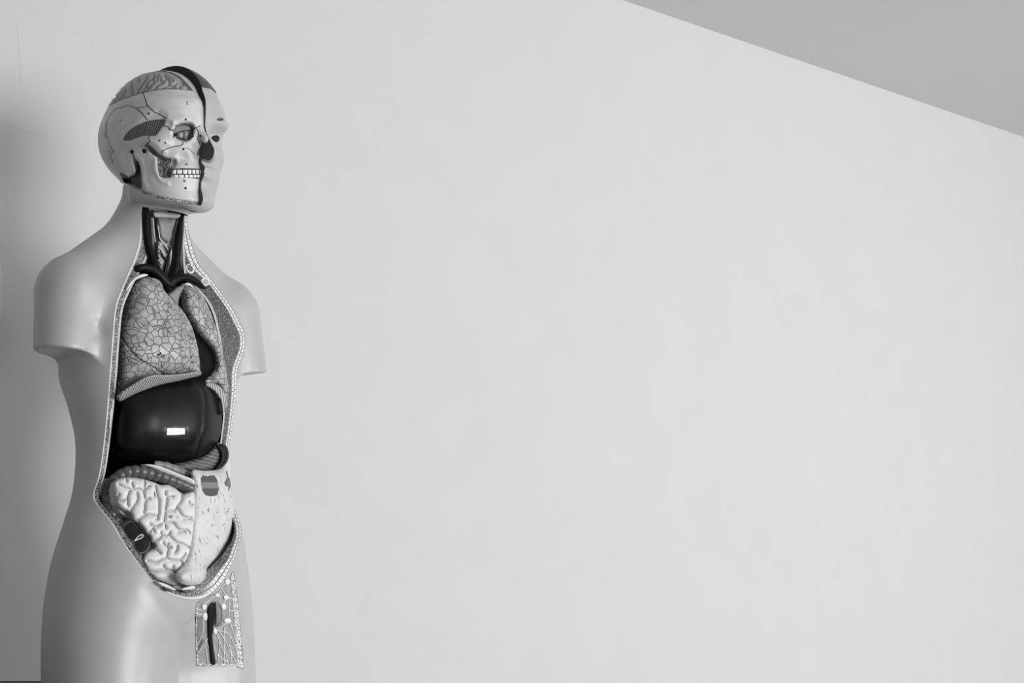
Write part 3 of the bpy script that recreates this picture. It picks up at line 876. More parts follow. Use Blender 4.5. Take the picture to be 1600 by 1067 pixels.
def ptube(name, px, y, r, m, parent=None, n=6, seg=12, label=None, mod=None):
    """vessel or tube: centre line traced, depth and radius (pixels) along it"""
    k = len(px)
    q = spline([(a, b) for a, b in px], n=n)
    s = np.linspace(0, k - 1, len(q))
    yy_ = np.interp(s, np.arange(k), np.broadcast_to(y, (k,))); rr_ = np.interp(s, np.arange(k), np.broadcast_to(r, (k,)))
    C = ony(q, yy_); R_ = rr_*.00097
    if mod is not None: R_ = R_*mod(q)
    v, f = tube_mesh(C, R_, seg)
    return make(name, v, f, m, parent if parent is not None else root, label=label), (C, R_)

# ---- neck
organ('neck_fascia', [(226,322),(240,326),(262,330),(284,334),(283,350),(279,380),(276,405),(272,430),(262,440),(250,425),(240,402),(234,380),(231,350)], -.016, .004, 8, M_lgrey, thick=.02, step=1.2)
organ('salivary_gland', [(225,320),(234,319),(246,323),(258,327),(262,331),(250,332),(238,329),(229,327)], -.024, .007, 5, M_lgrey, thick=.01, detail=lambda P_, d: .0012*np.sin(P_[:, 0]*.9)*np.sin(P_[:, 1]*1.1))
organ('hyoid', [(239,331),(252,329.5),(266,331.5),(281,334),(281,339),(275,341.5),(260,341),(244,340.5),(239,337)], -.031, .007, 5, M_lgrey, thick=.01)
lar, bl = organ('larynx', [(246,341),(256,340),(266,342),(274,343),(272,353),(269,362),(268,372),(264,379),(258,378),(250,373),(247,362),(245,350)], -.032, .009, 10, M_grey, thick=.015)
ptube('neck_nerve', [(239,341),(240,352),(241,365),(243,378)], -.034, .8, M_white)
ptube('neck_nerve', [(246,343),(246.5,352),(248.5,364),(250,373),(256,379),(262,389)], [-.034,-.036,-.039,-.040,-.040,-.040], .8, M_white)
ptube('carotid', [(237,338),(237.5,355),(238,372),(240,388),(243,403),(248,418),(254,430)], -.024, [3,3,3,3,3,2.5,2], M_grey)
ptube('carotid', [(279,343),(275,360),(271,378),(270,398),(269,415),(266,430)], -.024, [2.5,3,3,3,3,2], M_grey)
def lumps(P_, d): return .0011*np.sin(P_[:, 0]*1.0 + .5*np.sin(P_[:, 1]*.5))*np.sin(P_[:, 1]*.9)
organ('thyroid_gland', [(245,381),(249,376),(254,378),(259,384),(263,390),(265,397),(261,408),(257,420),(254,430),(250,421),(246,409),(244.5,395)], -.030, .008, 6, M_lgrey, thick=.01, detail=lumps)
organ('thyroid_gland', [(264,388),(267,384),(269,392),(269,410),(266,424),(261,436),(258,437),(260,424),(264,408)], -.030, .007, 4, M_lgrey, thick=.01, detail=lumps)
ptube('thyroid_vein', [(257,436),(258,420),(261,408),(264,396),(267.5,386)], -.041, [2.8,2.6,2.4,1.6,1.1], M_vein)
ptube('thyroid_vein', [(261,407),(256,402),(252,395),(250.5,390)], -.041, [1.6,1.4,1.2,.7], M_vein)
ptube('thyroid_vein', [(264,397),(260,390),(255,383)], -.041, [1.5,1.2,.7], M_vein)
organ('strap_muscle', [(218,376),(222,371),(225,375),(228,392),(230,414),(222,417),(213,413),(215,396)], -.030, .004, 5, M_strap, thick=.01)
organ('strap_muscle', [(279,396),(283,410),(290,424),(296,433),(286,432),(280,420),(278,406)], -.026, .004, 5, M_strap, thick=.01)
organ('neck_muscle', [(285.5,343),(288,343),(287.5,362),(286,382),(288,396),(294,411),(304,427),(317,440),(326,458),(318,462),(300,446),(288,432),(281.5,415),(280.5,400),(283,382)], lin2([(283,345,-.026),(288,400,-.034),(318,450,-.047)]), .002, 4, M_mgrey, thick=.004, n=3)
# ---- great veins
ptube('jugular_vein', [(226.5,318),(228,334),(228.6,352),(229.5,368),(232,386),(237,402),(243,418),(251,432),(262,444)], [-.026,-.030,-.032,-.034,-.037,-.041,-.046,-.050,-.050], [5,5.6,5.6,5.4,5.6,6.3,6.8,7.5,9], M_vein, label='dark jugular vein on the near side of the neck')
ptube('jugular_vein', [(283,338),(281,350),(278.5,365),(276.5,382),(275,400),(273,418),(268,436)], [-.024,-.026,-.029,-.032,-.036,-.042,-.048], [4.6,4.6,4.6,4.6,5,5.6,7], M_vein, label='dark jugular vein on the far side of the neck')
ptube('subclavian_vein', [(204,431),(208,425),(215,420),(226,418),(238,421),(249,430),(259,441)], [-.030,-.038,-.046,-.050,-.050,-.050,-.050], [4,5,5.6,6,6.4,7,8], M_vein)
ptube('subclavian_vein', [(262,446),(272,437),(284,433),(296,435),(307,441),(316,450),(323,459)], [-.050,-.052,-.053,-.052,-.050,-.046,-.042], [9,8,6.4,6,6,5,3], M_vein)
ptube('vena_cava', [(258,438),(264,452),(270,468),(274,485)], [-.048,-.046,-.042,-.036], [9,10,10,9], M_vein)
# ---- rib ends seen above the lungs
organ('rib', [(197,451),(203,441),(212,432.5),(221,428),(228,427.8),(231.5,430.2),(224,433),(214,436.5),(207,443),(201,450),(196.5,455)], -.056, .004, 3, M_white, thick=.006, step=.7)
organ('rib', [(287,444.5),(292,441.5),(297,442.5),(301,447),(302.5,450.5),(298,448),(293,446)], -.056, .004, 3, M_white, thick=.006, step=.7)
for a in ([(191.5,466),(188,478),(184.5,492),(182.5,504)], [(181.6,510),(180.6,524),(179.6,540),(178.8,556)], [(178.4,562),(177.6,580),(176.6,598),(175.6,614)], [(175.2,620),(173.8,636),(172.4,652),(171,668)]):
    ptube('rib', a, -.058, [.6,1.2,1.2,.6], M_white, seg=8)
# ---- heart and pericardium between the lungs
heart, bh = organ('heart', [(262,448),(275,450),(288,462),(292,480),(300,500),(312,518),(326,532),(337,548),(342,566),(340,580),(330,592),(316,598),(300,600),(286,585),(275,560),(268,530),(263,500),(260,470)], lin2([(262,450,-.040),(340,570,-.052),(290,590,-.058)]), .020, 30, M_heart, thick=.03, relax=80, step=1.4, label='black heart between the two lungs')
organ('thymus', [(263,461),(269,455),(276,449),(284,446),(288,448),(284,456),(280,466),(277,480),(272,472)], -.058, .005, 5, M_grey, thick=.01)
# ---- lungs
FIS = [[(184,519),(190,528),(196,537),(205,549),(213,557),(222,564.5),(235,572),(245,578),(254,584.5)],
       [(183,487),(192,491),(203,495),(214,499.5),(226,503),(237,507),(250,511),(266,515),(285,521),(304,531)]]
FISs = [spline(l) for l in FIS]
def lung_detail(P_, d):
    g_ = np.zeros(len(P_))
    for l, dp in zip(FISs, (.0026, .0011)): g_ -= dp*np.exp(-(dist_poly(P_, l)[0]/1.6)**2)
    return g_
LUNG = [(228,433),(238,434),(247,437),(253,443),(256,452),(263,461),(272,470),(283,482),(293,497),(300,511),(306,530),(310,548),(312,565),(312.5,578),(313,583),(296,586),(280,588),(262,589),(247,590),(230,595),(215,603),(200,613),(187,624),(184.5,612),(183.5,590),(182.5,562),(182.8,540),(184,520),(187,500),(191,487),(195,475),(200,462),(207,449),(217,438)]
lung, blung = organ('lung', LUNG, lin2([(185,530,-.050),(310,560,-.080),(230,440,-.052),(190,620,-.050)]), .026, 45, M_lung, thick=.02, detail=lung_detail, relax=150, step=1.0, n=3, label='large speckled lung on the near side')
organ('lung_cut_edge', [(184.5,619),(193,611),(201,605.5),(215,596.5),(229,589),(243,585.5),(260,586),(280,584.5),(297,582),(312,579.5),(314,586),(300,590),(280,595),(262,598.5),(247,602),(230,608),(212,615),(198,622),(188,627)], lin2([(185,620,-.072),(240,590,-.094),(312,583,-.088)]), .004, 4, M_edge, lung, thick=.004, shell=True, step=.8, n=2)
strokes('painted_numeral', mark((248,554), 1.3, 'N') + mark((255.5,557), 1.2, 'lp') + mark((251,552), .8, 'I'), blung, .00045, M_line, lung, lift=.0002)
strokes('painted_numeral', mark((298.5,558), .9, 'II') + mark((300.5,565), .7, 'N'), blung, .00042, M_line, lung, lift=.0002)
LUNG2 = [(287,456),(289,447.5),(296,444),(303,446),(311,452),(318,460),(326,473),(333,487),(339.5,501),(345,516),(350,532),(353,548),(355,564),(356.5,582),(357.5,602),(357.5,620),(356,634),(352,644),(354,628),(350,614),(343,604),(335,600),(326,599),(321.5,598),(323,594),(329,588),(336,579),(338,570),(336.5,559),(332,547),(325,537),(317,528),(309,518),(302,507),(296,497),(291,485),(288,472)]
lung2, bl2 = organ('lung', LUNG2, lin2([(290,470,-.055),(355,560,-.056),(330,595,-.066)]), .016, 22, M_lung, thick=.03, relax=60, step=1.0, n=3, label='narrow speckled lung on the far side')
organ('lung_cut_edge', [(322,598.5),(326,597.5),(335,599),(343,603),(350,612),(354,622),(354,632),(351,643),(347.5,648),(346.5,637),(343.5,624),(336,613),(328,606.5),(321.5,603)], -.074, .004, 4, M_edge, lung2, thick=.006, step=.8, n=3)
# ---- liver
LIV = [(173,640),(177,612),(195,598),(225,588),(255,584),(290,582),(318,588),(332,597),(341,612),(345,630),(346.5,650),(346,670),(342,686),(334,699),(324,709),(311,716.5),(298,718.5),(278,722.5),(255,724.5),(230,722.5),(205,718.5),(188,713),(174,702),(171.5,670)]
def liver_detail(P_, d):
    l = spline([(306,590),(315,608),(319,626),(318,644),(315,664),(310,688),(304,712)])
    dd = dist_poly(P_, l)[0]
    return -.0022*np.exp(-(dd/3)**2) + .004*np.exp(-((P_[:, 0] - 247)**2/500 + (P_[:, 1] - 655)**2/2600))
liver, bliv = organ('liver', LIV, lin2([(175,660,-.034),(345,650,-.062),(250,720,-.060),(250,590,-.052)]), .042, 60, M_liver, thick=.05, detail=liver_detail, relax=220, step=1.2, n=4, label='large glossy black liver')
stroke('liver_ligament', [(316,606),(319.5,624),(318.5,642),(315.5,664),(310,690),(305,707)], bliv, .00032, M_mgrey, liver, lift=.0002)
M_tape, h = newm('clear_tape'); h.b.inputs['Base Color'].default_value = (lin(70),)*3 + (1,); h.b.inputs['Roughness'].default_value = .12
h.b.inputs['Alpha'].default_value = .30
patch('clear_tape', [(255.5,667.5),(275,666),(295.5,666.5),(296.5,676),(296,688),(280,686),(255,683.5)], bliv, M_tape, liver, .0007, 1.0, 'strip of clear tape')
patch('paper_label', [(261,669),(275,668.6),(288.8,669),(289,678.5),(275,679.6),(260.6,679.8)], bliv, M_label, liver, .0014, .8, 'blank white paper label')
# ---- stomach and spleen
organ('stomach', [(262,727),(285,722),(300,718),(318,712),(332,700),(341,690),(347,700),(347,715),(340,728),(330,735),(318,737),(300,737),(282,734)], -.066, .006, 8, M_stom, thick=.03, n=4)
organ('spleen', [(338,697),(344,693.5),(350,693.8),(355,699),(357.5,708),(356.5,717),(352,725),(345,731.5),(335,735),(338,727),(343,718),(343.5,708)], -.070, .007, 6, M_dark, thick=.02, n=4)
# ---- large intestine
def haus(step_px, amt):
    def f(q_):
        s_ = np.concatenate([[0], np.cumsum(np.hypot(*np.diff(q_, axis=0).T))])
        return 1 - amt + amt*np.abs(np.sin(np.pi*s_/step_px))**.45
    return f
ptube('colon', [(303,765),(293,760.5),(283,756),(272,751.5),(260,747),(247,743),(233,739.5),(218,737),(205,736.5),(193,740),(182,747),(174,757),(169,770),(167.5,783),(171,796),(179,810),(189,824),(198,838)],
      [-.098,-.097,-.095,-.092,-.088,-.083,-.078,-.073,-.068,-.063,-.058,-.053,-.049,-.049,-.052,-.058,-.066,-.074], [9,9,9,9.2,9.4,9.6,9.6,9.4,9.2,9,9,9,9,9,9.5,10,11,12], M_colon, n=14, seg=20, label='dark segmented large intestine', mod=haus(11.5, .20))
ptube('colon', [(240,725),(252,726.5),(264,730),(278,736),(292,742.5),(304,748)], [-.070,-.072,-.074,-.077,-.080,-.082], [5,6,7,7.5,8,8], M_grey, n=14, seg=16, label='paler colon behind the white band', mod=haus(13, .22))
organ('colon_band', [(226,725.5),(236,725.5),(247,727.5),(262,733),(280,740.5),(302,749.5),(302,757.5),(285,750.5),(264,742),(246,734.5),(234,729.5)], lin2([(230,727,-.082),(302,753,-.105),(265,738,-.094)]), .002, 3, M_white, thick=.01, n=3, step=.8)
strokes('painted_numeral', [[(p_[0], p_[1]) for p_ in l] for l in mark((247,740.5), 1.0, '19')], BVHTree.FromPolygons(*(lambda o: ([tuple(v.co) for v in o.data.vertices], [tuple(p.vertices) for p in o.data.polygons]))(bpy.data.objects['colon'])), .0004, M_hole, bpy.data.objects['colon'])
caec, bc = organ('caecum', [(184,822),(192,813),(201,809),(208,813),(215,822),(223,832),(231,841),(235.5,850),(234,859),(227,867),(217,870.5),(207,868),(199,858),(192,843)], lin2([(185,820,-.066),(235,850,-.100),(210,868,-.090)]), .010, 12, M_colon, thick=.03, n=4)
for pl in ([(194.5,823.5),(199,819),(205.5,815.2),(212,822),(222,832.5),(218,838),(212,843.5),(206,843),(200,836)], [(211,846),(216.5,839.5),(224,836.5),(230,841),(233.3,847),(232.5,855),(227,861),(220,863),(214,858)]):
    w_ = patch('bowel_opening', np.array(pl) + (np.array(pl) - np.mean(pl, 0))*.07, bc, M_grey, caec, .0004, .8, n=4)
    patch('bowel_hollow', pl, bc, M_hole, w_, .0009, .8, n=4)
ptube('valve_loop', [(210.5,845),(213,841.5),(216,838.2),(220,835.6),(223.3,836),(222.5,839),(218.5,841.6),(214,843.2),(210.5,845)], [-.112,-.113,-.114,-.116,-.117,-.116,-.115,-.113,-.112], .75, M_white, caec, seg=8, label='white loop at the valve')
organ('mesentery', [(182,793),(190,797.5),(199,804),(206.5,812),(203,815.5),(196,808),(187,800.5)], -.072, .002, 3, M_lgrey, thick=.01, n=3, step=.8)
# ---- small intestine with its folds
GUT = [(177,763),(178,754),(184,748),(196,745.5),(212,746),(227,749),(240,753),(250,757),(262,757),(273,762),(282,769),(286,772),(292,769.5),(304,770),(306,800),(303,830),(301,850),(297,872),(291,890),(285,903),(278,912),(269,914),(255,910),(243,905),(235,897),(226.5,886),(223,873),(227,864),(235,859),(241,856),(240,849),(236,846),(233,838),(228,833),(222,825),(214,816),(207,812),(203,801),(192,797),(184,790),(181,778)]
CR = [[(185,756),(190,759),(196,762),(205,764),(216,763.7),(224,765.7),(228,763),(233,759)],[(206,754),(207,760),(209,763)],[(196.7,746),(197.6,752)],[(225.7,750),(226,758),(224.7,764)],
 [(203,766),(200,773),(199,782),(200,790)],[(213.7,770),(215,776),(213.7,783),(209,790),(204,798),(203,802)],[(185,773),(183,777),(182,786)],[(184,782),(192,782),(198,779)],
 [(224,767),(225,774),(227,780),(233,779)],[(243,757),(244,766),(246,776),(248,780)],[(228,781),(226,788),(225.7,796),(224,800),(226,803),(235,804.5),(246,805),(248,801)],[(241,769),(241.5,775)],
 [(258,768),(260,775),(270,775.5)],[(261,777),(259.5,788),(258.5,798),(264,798),(273,797),(277,790),(283,782),(284,772)],[(295,784),(297,789),(301,788)],[(277,793),(282,802),(288,807),(298,809)],
 [(258,800),(257,808),(256,815)],[(240,823),(248,820),(255,817),(264,816),(271,817),(277,825),(285,828),(292,828),(297,833)],[(286,811),(293,810.7),(300,812.7)],[(278,831),(284,830),(289,831)],
 [(258,820),(259,825)],[(251,832),(252.5,836),(258,837),(263.5,835),(265,832)],[(264,836),(270,842),(276,847),(285,849.5),(296,855)],[(262,850),(262,860),(260,870)],[(255,848),(259,853),(262,855)],[(266,855),(262,858)],
 [(277,852),(276,859),(273,863)],[(260,871),(266,874),(275,875),(281,874.6),(286,870),(289,865)],[(281,875),(285,880),(285,887),(281,892),(276,895),(271,891),(270,885)],[(238,859),(244,859),(250,864)],
 [(230,876),(238,877.5),(244,878),(252,874),(260,871)],[(255.6,883),(256,886),(260,889)],[(229,891.5),(236,893),(244,892.6),(255,890),(268,890.6),(272,893)],[(276,895),(277,900),(277,906),(275,912)],
 [(203,802),(204,808),(210,813),(216,812),(223,807),(230,804)],[(246,804),(246,811),(243,811)],[(234,819),(240,822),(246,822),(254,817)],[(228,832),(234,831),(239,824)],[(232,836),(236,844),(241,845),(250,840),(253,837),(256,836)],[(239,825),(240,830)],
 [(216,812),(218,822),(226,832)],[(277,793),(273,797)],[(248,780),(248,792),(248,801)]]
CRs = [spline(l, n=3) for l in CR]
def gut_detail(P_, d):
    dd = np.full(len(P_), 99.0)
    for l in CRs: dd = np.minimum(dd, dist_poly(P_, l)[0])
    return .0060*np.sqrt(1 - (1 - np.clip(np.minimum(dd, d)/6.5, 0, 1))**2)
gut, bgut = organ('small_intestine', GUT, lin2([(180,770,-.070),(300,800,-.108),(270,910,-.122),(300,770,-.100),(215,820,-.086)]), .006, 18, M_gut, thick=.03, detail=gut_detail, step=.8, n=3, label='pale folded small intestine')
M_fold = mat('fold_grey', 118, rough=.5)  # even grey for the thin strokes along the fold creases
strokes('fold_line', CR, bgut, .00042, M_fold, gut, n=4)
strokes('painted_numeral', mark((267,807.5), 1.2, 'lp') + mark((277.5,808), .9, 'l'), bgut, .0004, M_line, gut, lift=.0002)
# ---- omentum, the fatty apron over the far half
OMT = [(301.5,735),(302.2,752),(302,770),(301,800),(299,830),(297,850),(293,872),(287,885),(280,893),(277,901),(281,909),(290,913.8),(302,914.5),(312,912),(320,905),(325,897),(326.5,889.5),(334,884),(343,877),(352,866),(359,852),(363,838),(365.3,820),(365.8,800),(364.5,782),(362.5,762),(361.2,742),(360,722),(357,718),(353,725),(346,731),(336,734.5),(320,735.4)]
def om_detail(P_, d):
    b = .008*np.exp(-(((P_[:, 0] - 301)/24)**4 + ((P_[:, 1] - 902)/13)**4))
    f_ = np.exp(-(dist_poly(P_, spline([(283,893),(292,890),(303,893),(313,888),(324,888)]))[0]/2.5)**2)*-.0015
    ln = sum(np.exp(-(dist_poly(P_, spline(l))[0]/1.0)**2) for l in ([(345,778),(340,800),(337,820),(333,832)],[(333,820),(322,834),(314,846)],[(346,775),(349,785),(352,796)],[(316,862),(319,852),(322,845)]))*-.0012
    return b + f_ + ln
om, bom = organ('omentum', OMT, lin2([(302,745,-.104),(364,760,-.054),(360,850,-.084),(300,850,-.120),(300,905,-.128)]), .016, 22, M_fat, thick=.004, shell=True, detail=om_detail, relax=60, step=.9, n=3, label='pale fatty apron over the far half of the belly')
M_band, h = newm('window_bands')
tz = h.n('ShaderNodeTexCoord'); sz = h.n('ShaderNodeSeparateXYZ'); h.l(tz.outputs['Object'], sz.inputs[0])
zc = ony(np.array([328., 758.]), -.11)[2]
tt = mth(h, 'ABSOLUTE', mth(h, 'SUBTRACT', sz.outputs[2], float(zc)))
finish(h, ramp2(h, tt, .003, .0055, lin(124), lin(72)), .45)
patch('omentum_window', [(314,746),(317,742.5),(324,744),(330,742.5),(335,742.8),(339,748.5),(341.3,757),(341.6,766),(340,773),(335,775),(329,775.6),(321,773.5),(316.5,767),(314.3,757)], bom, M_band, om, .0003, .9)
patch('omentum_gap', [(353,735),(355.4,736),(356.5,744),(359.5,748),(360.8,757),(358.6,765),(356.8,768.5),(356.5,760),(352.5,759.5),(350.3,755),(352.5,750.5),(354.5,747)], bom, M_mgrey, om, .0003, .7)
for l in ([(330,822),(333,819.5)], [(356,797),(358,794)], [(354,799),(357,800)], [(338.5,800.5),(339.5,800.5)], [(349,820),(351,818)], [(360.5,833),(361.5,838)]):
    stroke('painted_fleck', l, bom, .0005, M_line, om)
# ---- pelvis: bone ends and dark sections at the bottom of the opening
organ('pelvic_bone', [(246,909),(256,911),(266,915.5),(274.5,920.5),(272,922.5),(262,919.5),(252,915)], -.128, .003, 3, M_white, thick=.008, n=3, step=.7)
organ('pelvic_bone', [(284,919.5),(294,916),(301,914.8),(305,916.5),(304,919.5),(297,921.5),(285,922.3)], -.132, .003, 3, M_white, thick=.008, n=3, step=.7)
organ('pelvic_section', [(257,918),(263,919.3),(269,922.4),(265,924),(260,921.5)], -.131, .001, 2, M_cut, thick=.006, n=3, step=.7)
organ('pelvic_section', [(287,923.2),(294,921.8),(299.5,922.4),(297,925.5),(291.5,926.8)], -.134, .001, 2, M_cut, thick=.006, n=3, step=.7)
organ('bladder', [(268,914),(276,912),(281,914),(285,920),(284,923),(276,922),(270,918)], -.122, .003, 4, M_grey, thick=.01, n=3)
organ('pelvic_wall', [(369,832),(366,850),(358,868),(346,884),(334,895),(322,906),(326,896),(334,886),(345,876),(355,862),(362,846),(364,832)], lin2([(367,835,-.050),(325,905,-.100),(350,875,-.078)]), .003, 5, M_cut, thick=.02, n=3)
# ---- sections seen in the far rim
bvh_rim = BVHTree.FromPolygons(RV1.tolist(), RT1.tolist())
def disc(name, c, rx, ry, rot, m, parent, lift, label=None):
    t = np.linspace(0, 2*math.pi, 24, endpoint=False); a = math.radians(rot)
    x = rx*np.cos(t); y = ry*np.sin(t)
    return patch(name, np.stack([c[0] + x*math.cos(a) - y*math.sin(a), c[1] + x*math.sin(a) + y*math.cos(a)], 1), bvh_rim, m, parent, lift, .6, label)
M_speck, h = newm('marrow_speckle'); finish(h, ramp2(h, tex_noise(h, objvec(h), 900, 1), .45, .6, lin(30), lin(150)), .5)
a = disc('rib_section', (321,440), 6.6, 6.6, 0, M_white, rim, .0006); disc('rib_marrow', (321.5,440.2), 4.4, 4.6, 0, M_lgrey, a, .0010)
a = disc('collarbone_section', (297,420), 5.6, 8.0, -35, M_white, rim, .0006); disc('collarbone_marrow', (297,419), 4.0, 5.8, -35, M_speck, a, .0010)

# ================================================================== window in the groin
GW = [(307,943),(312,938),(330,929.5),(345,920),(357,905.5),(363.5,894),(366,899),(369,920),(373,952),(377,1000),(380.5,1043),(371,1042),(340,1040.3),(309,1040),(307,1036),(306,1000),(306,960)]
M_gpan = mat('groin_tissue', 150, rough=.5, mottle=.15, mscale=140)
gp = patch('groin_window', GW, bvh_body, M_gpan, root, .0006, 1.0, 'window in the groin with vessels and lymph nodes')
M_gcell, h = newm('groin_cells')
v = objvec(h, (1, 0, 1))
br = h.n('ShaderNodeTexVoronoi', _feature='DISTANCE_TO_EDGE'); br.inputs['Scale'].default_value = 260; h.l(v, br.inputs['Vector'])
e_ = ramp2(h, br.outputs['Distance'], .03, .13, lin(110), lin(226)); finish(h, e_, .5, e_, .3, .0005)
patch('groin_fat_strip', [(363.5,894),(366,899),(369,920),(373,952),(377,1000),(380.5,1043),(371,1042),(369.5,1020),(367,980),(364.5,950),(362,920),(360,902)], bvh_body, M_gcell, gp, .0012, .8)
patch('groin_fat_strip', [(307,943),(306,960),(306,1000),(307,1036),(309,1040),(340,1040.3),(371,1042),(371,1038),(340,1036.8),(310,1036.5),(309,1000),(309,960),(310,943)], bvh_body, M_gcell, gp, .0010, .8)
strokes('groin_outline', [GW + [GW[0]]], bvh_body, .00035, M_line, gp, n=2)
patch('groin_muscle', [(308,963),(315,964),(315.5,980),(313,996),(309,1006),(307.5,1000)], bvh_body, M_grey, gp, .0012, .8)
patch('groin_muscle', [(309,1010),(316,998),(318,1002),(312,1014),(308.5,1018)], bvh_body, M_mgrey, gp, .0012, .8)
patch('groin_muscle', [(324,953),(327,944.5),(333,939.5),(340,941),(345,948),(347.6,960),(347,970),(343,977),(337,979.5),(333,978)], bvh_body, M_mgrey, gp, .0012, .8, n=3)
patch('femoral_vein_bulge', [(336,941.5),(340,942.5),(344,950),(345.5,961),(344.5,971),(340,976),(336.5,976),(337,960)], bvh_body, M_grey, gp, .0016, .7, dome=.004, R=5, n=3)
patch('femoral_artery', [(324.2,955),(327,946),(331,942),(335,942.5),(336.5,951),(335.5,966),(333.5,980),(332,992),(333,1006),(335,1022),(337,1037),(330.2,1037),(328,1018),(325.5,1000),(324.5,980)], bvh_body, M_dark, gp, .0018, .7, dome=.0035, R=4.5, n=3)
for c, a_, b_ in [((319,948.5),4,5),((320.5,963.5),4.6,6.5),((339.5,930),4,3.4),((353,933.5),4,4),((355.5,909),4,5),((349.5,948),4,5.4),((355.5,970),6,4.6),((335.8,986.5),3.4,5)]:
    spot('lymph_node', c, a_, b_, bvh_body, M_white, gp, .0012, dome=.003)
LV = [[(357,914),(357.3,935),(358,955),(356,970)],[(342,928),(346,918),(352,912),(356,911)],[(346,918),(350,925),(353,931)],[(343,931),(344,940),(347,945)],[(349,943),(353,937)],[(340,932),(334,932),(328,937),(319,944)],
 [(358,954),(365,954)],[(355,934),(364,935)],[(360,973),(364,988),(370,1005)],[(352,972),(350,990),(350,1037)],[(338,984),(345,981),(351,974)],[(339,985),(350,987),(358,991),(363,1001),(370,1017)],
 [(338,990),(343,1002),(349,1017),(353,1023),(356,1037)],[(343,987),(350,998),(357,1012),(362,1023),(370,1037)],[(343,1002),(342,1015),(340,1037)],[(360,994),(357,1003),(361,1018),(360,1037)],[(335.5,1019.5),(345,1027),(356,1035)],
 [(317,968),(317,986),(312,1001),(308,1010)],[(324.5,997),(317,1010),(308,1021)],[(320,999),(326,1012)],[(320,1008),(323,1022),(324.5,1037)],[(308,952),(314,952.5),(316,956)],[(308,960.5),(317,960.5)],[(333,978),(336,982)]]
for l in LV: stroke('lymph_vessel', l, bvh_body, .0007, M_white, gp, lift=.0013)
# ================================================================== room, camera, light
cam = bpy.data.cameras.new('camera'); co = bpy.data.objects.new('camera', cam); scene.collection.objects.link(co)
cam.sensor_width = 36; cam.lens = F/1600*36; cam.clip_start = .05
co.location = (0, 0, CH); co.rotation_euler = (math.pi/2 + TH, 0, 0)
scene.camera = co
# wall: 0.30 m behind the axis of the torso
WA = math.radians(42.3); WN = np.array([math.sin(WA), -math.cos(WA)]); WU = np.array([math.cos(WA), math.sin(WA)])
WP = ROOT[:2] - .34*WN
CEIL = 2.44
def wallpt(px):
    X = (px[0] - 800)/F; U = (533.5 - px[1])/F
    d = np.array([X, math.cos(TH) - U*math.sin(TH), math.sin(TH) + U*math.cos(TH)])
    t = (WP @ WN)/(d[:2] @ WN); return CAMW + d*t
def plane(name, pts, m, kind='structure'):
    o = make(name, pts, [tuple(range(len(pts)))], m, None, False); o['kind'] = kind; return o
M_wall = mat('wall_plaster', 206, rough=.85, spec=.2, bump=.12, bscale=120, mottle=.012, mscale=9)
M_ceil = mat('ceiling_plaster', 222, rough=.9, spec=.2, bump=.12, bscale=120)
M_floor = mat('floor_lino', 128, rough=.6)
M_plinth = mat('dark_stained_wood', 44, rough=.5, mottle=.2, mscale=20)
def WPT(t, v, z): q = WP + t*WU + v*WN; return (q[0], q[1], z)
CEIL = (wallpt((975, 0))[2] + wallpt((1600, 215))[2])/2
T0, T1_, V1_ = -2.0, 6.0, 4.2
plane('wall_back', [WPT(T0, 0, 0), WPT(T1_, 0, 0), WPT(T1_, 0, CEIL), WPT(T0, 0, CEIL)], M_wall)
plane('ceiling', [WPT(T0, 0, CEIL), WPT(T1_, 0, CEIL), WPT(T1_, V1_, CEIL), WPT(T0, V1_, CEIL)], M_ceil)
plane('floor', [WPT(T0, 0, 0), WPT(T0, V1_, 0), WPT(T1_, V1_, 0), WPT(T1_, 0, 0)], M_floor)
# hairline cracks in the plaster
M_crack = mat('crack', 172, rough=.9)
wb = bpy.data.objects['wall_back']
for l in ([(27,40),(28,62),(30,90),(31,112),(33,132)], [(0,194),(18,198),(38,204),(58,210),(76,216)]):
    C = np.array([wallpt(p) for p in spline(l, n=3)])
    o = make('hairline_crack', *tube_mesh(C, .00026, 5), M_crack, wb)
# dark plinth under the torso
bm = bmesh.new()
def box(bm, lo, hi, bev=.0015):
    r = bmesh.ops.create_cube(bm, size=1.0)
    for v in r['verts']: v.co = Vector([lo[k] + (v.co[k] + .5)*(hi[k] - lo[k]) for k in range(3)])
    es = list({e for v in r['verts'] for e in v.link_edges})
    bmesh.ops.bevel(bm, geom=es, offset=bev, segments=2, affect='EDGES', clamp_overlap=True)
PZ0 = GZ_BASE
pl = bpy.data.objects.new('plinth', None); scene.collection.objects.link(pl); pl.location = (-.61, 2.0, 0)
pl['label'] = 'dark wooden plinth the anatomical torso stands on'; pl['category'] = 'plinth'
def bobj(name, boxes, m, parent):
    bm = bmesh.new()
    for lo, hi in boxes: box(bm, lo, hi)
    me = bpy.data.meshes.new(name); bm.to_mesh(me); bm.free(); me.materials.append(m)
    o = bpy.data.objects.new(name, me); scene.collection.objects.link(o); o.parent = parent; return o
bobj('top_board', [((-.22, -.20, PZ0 - .03), (.20, .222, PZ0))], M_plinth, pl)
bobj('cabinet_body', [((-.19, -.18, .06), (.18, .20, PZ0 - .0305))], M_plinth, pl)
bobj('base_board', [((-.20, -.19, 0.001), (.19, .195, .0595))], M_plinth, pl)
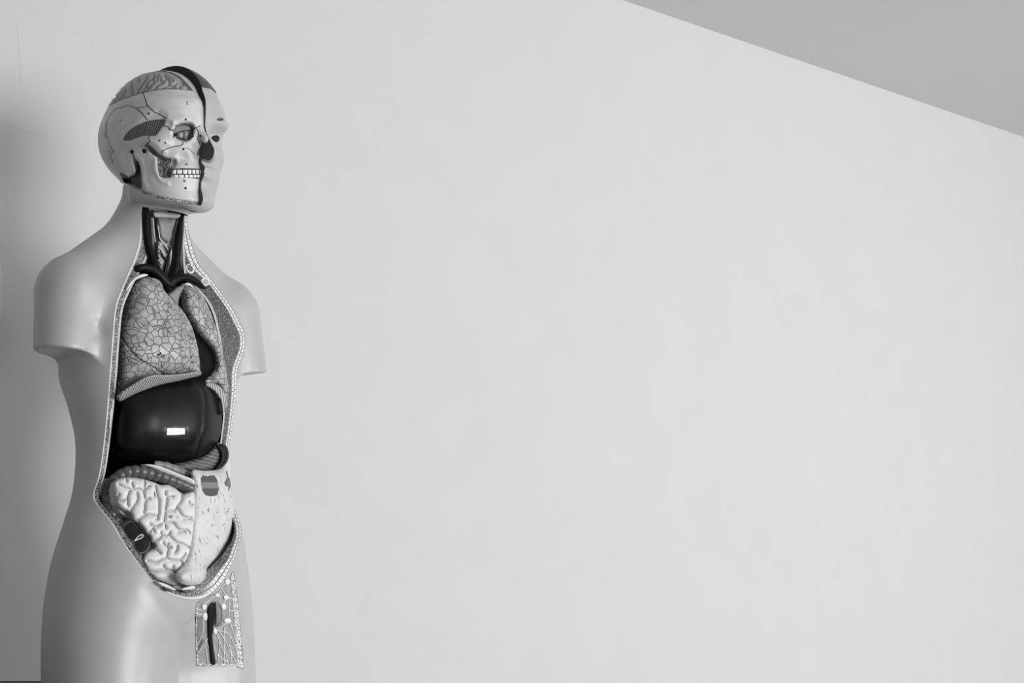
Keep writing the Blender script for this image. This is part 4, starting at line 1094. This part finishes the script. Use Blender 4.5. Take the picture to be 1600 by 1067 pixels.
# pale case on the wall, cut by the left edge of the photograph
M_case = mat('pale_case', 235, rough=.5)
c0 = wallpt((2.6, 455)); t_ = float((c0[:2] - WP) @ WU); zt_ = wallpt((0, 409))[2]; zb_ = wallpt((0, 500))[2]
prof = [(-.16, zb_), (0, zb_), (0, zt_ - .022), (-.004, zt_ - .010), (-.014, zt_ - .003), (-.03, zt_), (-.16, zt_)]
depth_ = .022
VC = [WPT(t_ + a - .009, v, b) for v in (.0005, depth_) for a, b in prof]; k_ = len(prof)
FC = [tuple(range(k_)), tuple(range(2*k_ - 1, k_ - 1, -1))] + [(i, (i+1) % k_, k_ + (i+1) % k_, k_ + i) for i in range(k_)]
case = make('wall_case', VC, FC, M_case, None, False)
case['label'] = 'pale case with rounded corners mounted on the wall left of the torso'; case['category'] = 'wall case'
w = bpy.data.worlds.new('world'); scene.world = w; w.use_nodes = True
wt = w.node_tree; bg = wt.nodes['Background']
tcw = wt.nodes.new('ShaderNodeTexCoord'); sx = wt.nodes.new('ShaderNodeVectorMath'); sx.operation = 'DOT_PRODUCT'; sx.inputs[1].default_value = (.95, .31, 0); wt.links.new(tcw.outputs['Generated'], sx.inputs[0])
mr = wt.nodes.new('ShaderNodeMapRange'); mr.interpolation_type = 'SMOOTHSTEP'          # dim room on one side, daylight on the other
mr.inputs['From Min'].default_value = -.8; mr.inputs['From Max'].default_value = .9
mr.inputs['To Min'].default_value = .0; mr.inputs['To Max'].default_value = .38
wt.links.new(sx.outputs['Value'], mr.inputs['Value']); wt.links.new(mr.outputs['Result'], bg.inputs['Strength'])
bg.inputs['Color'].default_value = (1, 1, 1, 1)
def area(name, loc, target, sx, sy, e):
    L = bpy.data.lights.new(name, 'AREA'); L.energy = e; L.shape = 'RECTANGLE'; L.size = sx; L.size_y = sy
    o = bpy.data.objects.new(name, L); scene.collection.objects.link(o); o.location = loc
    o.rotation_euler = (Vector(target) - Vector(loc)).to_track_quat('-Z', 'Y').to_euler(); return o
area('window_and_fill', (3.9, -.70, 1.45), (-.3, 2.2, 1.5), 2.4, 1.9, 180)
area('window_and_fill', (5.0, 2.0, 1.2), (.6, 3.0, 1.4), 1.6, 1.6, 62)  # unseen second light, added to fill the right wall and the torso's shadow
scene.view_settings.view_transform = 'Standard'; scene.view_settings.look = 'None'
scene.view_settings.gamma = 1; scene.view_settings.use_curve_mapping = False
scene.view_settings.exposure = 0
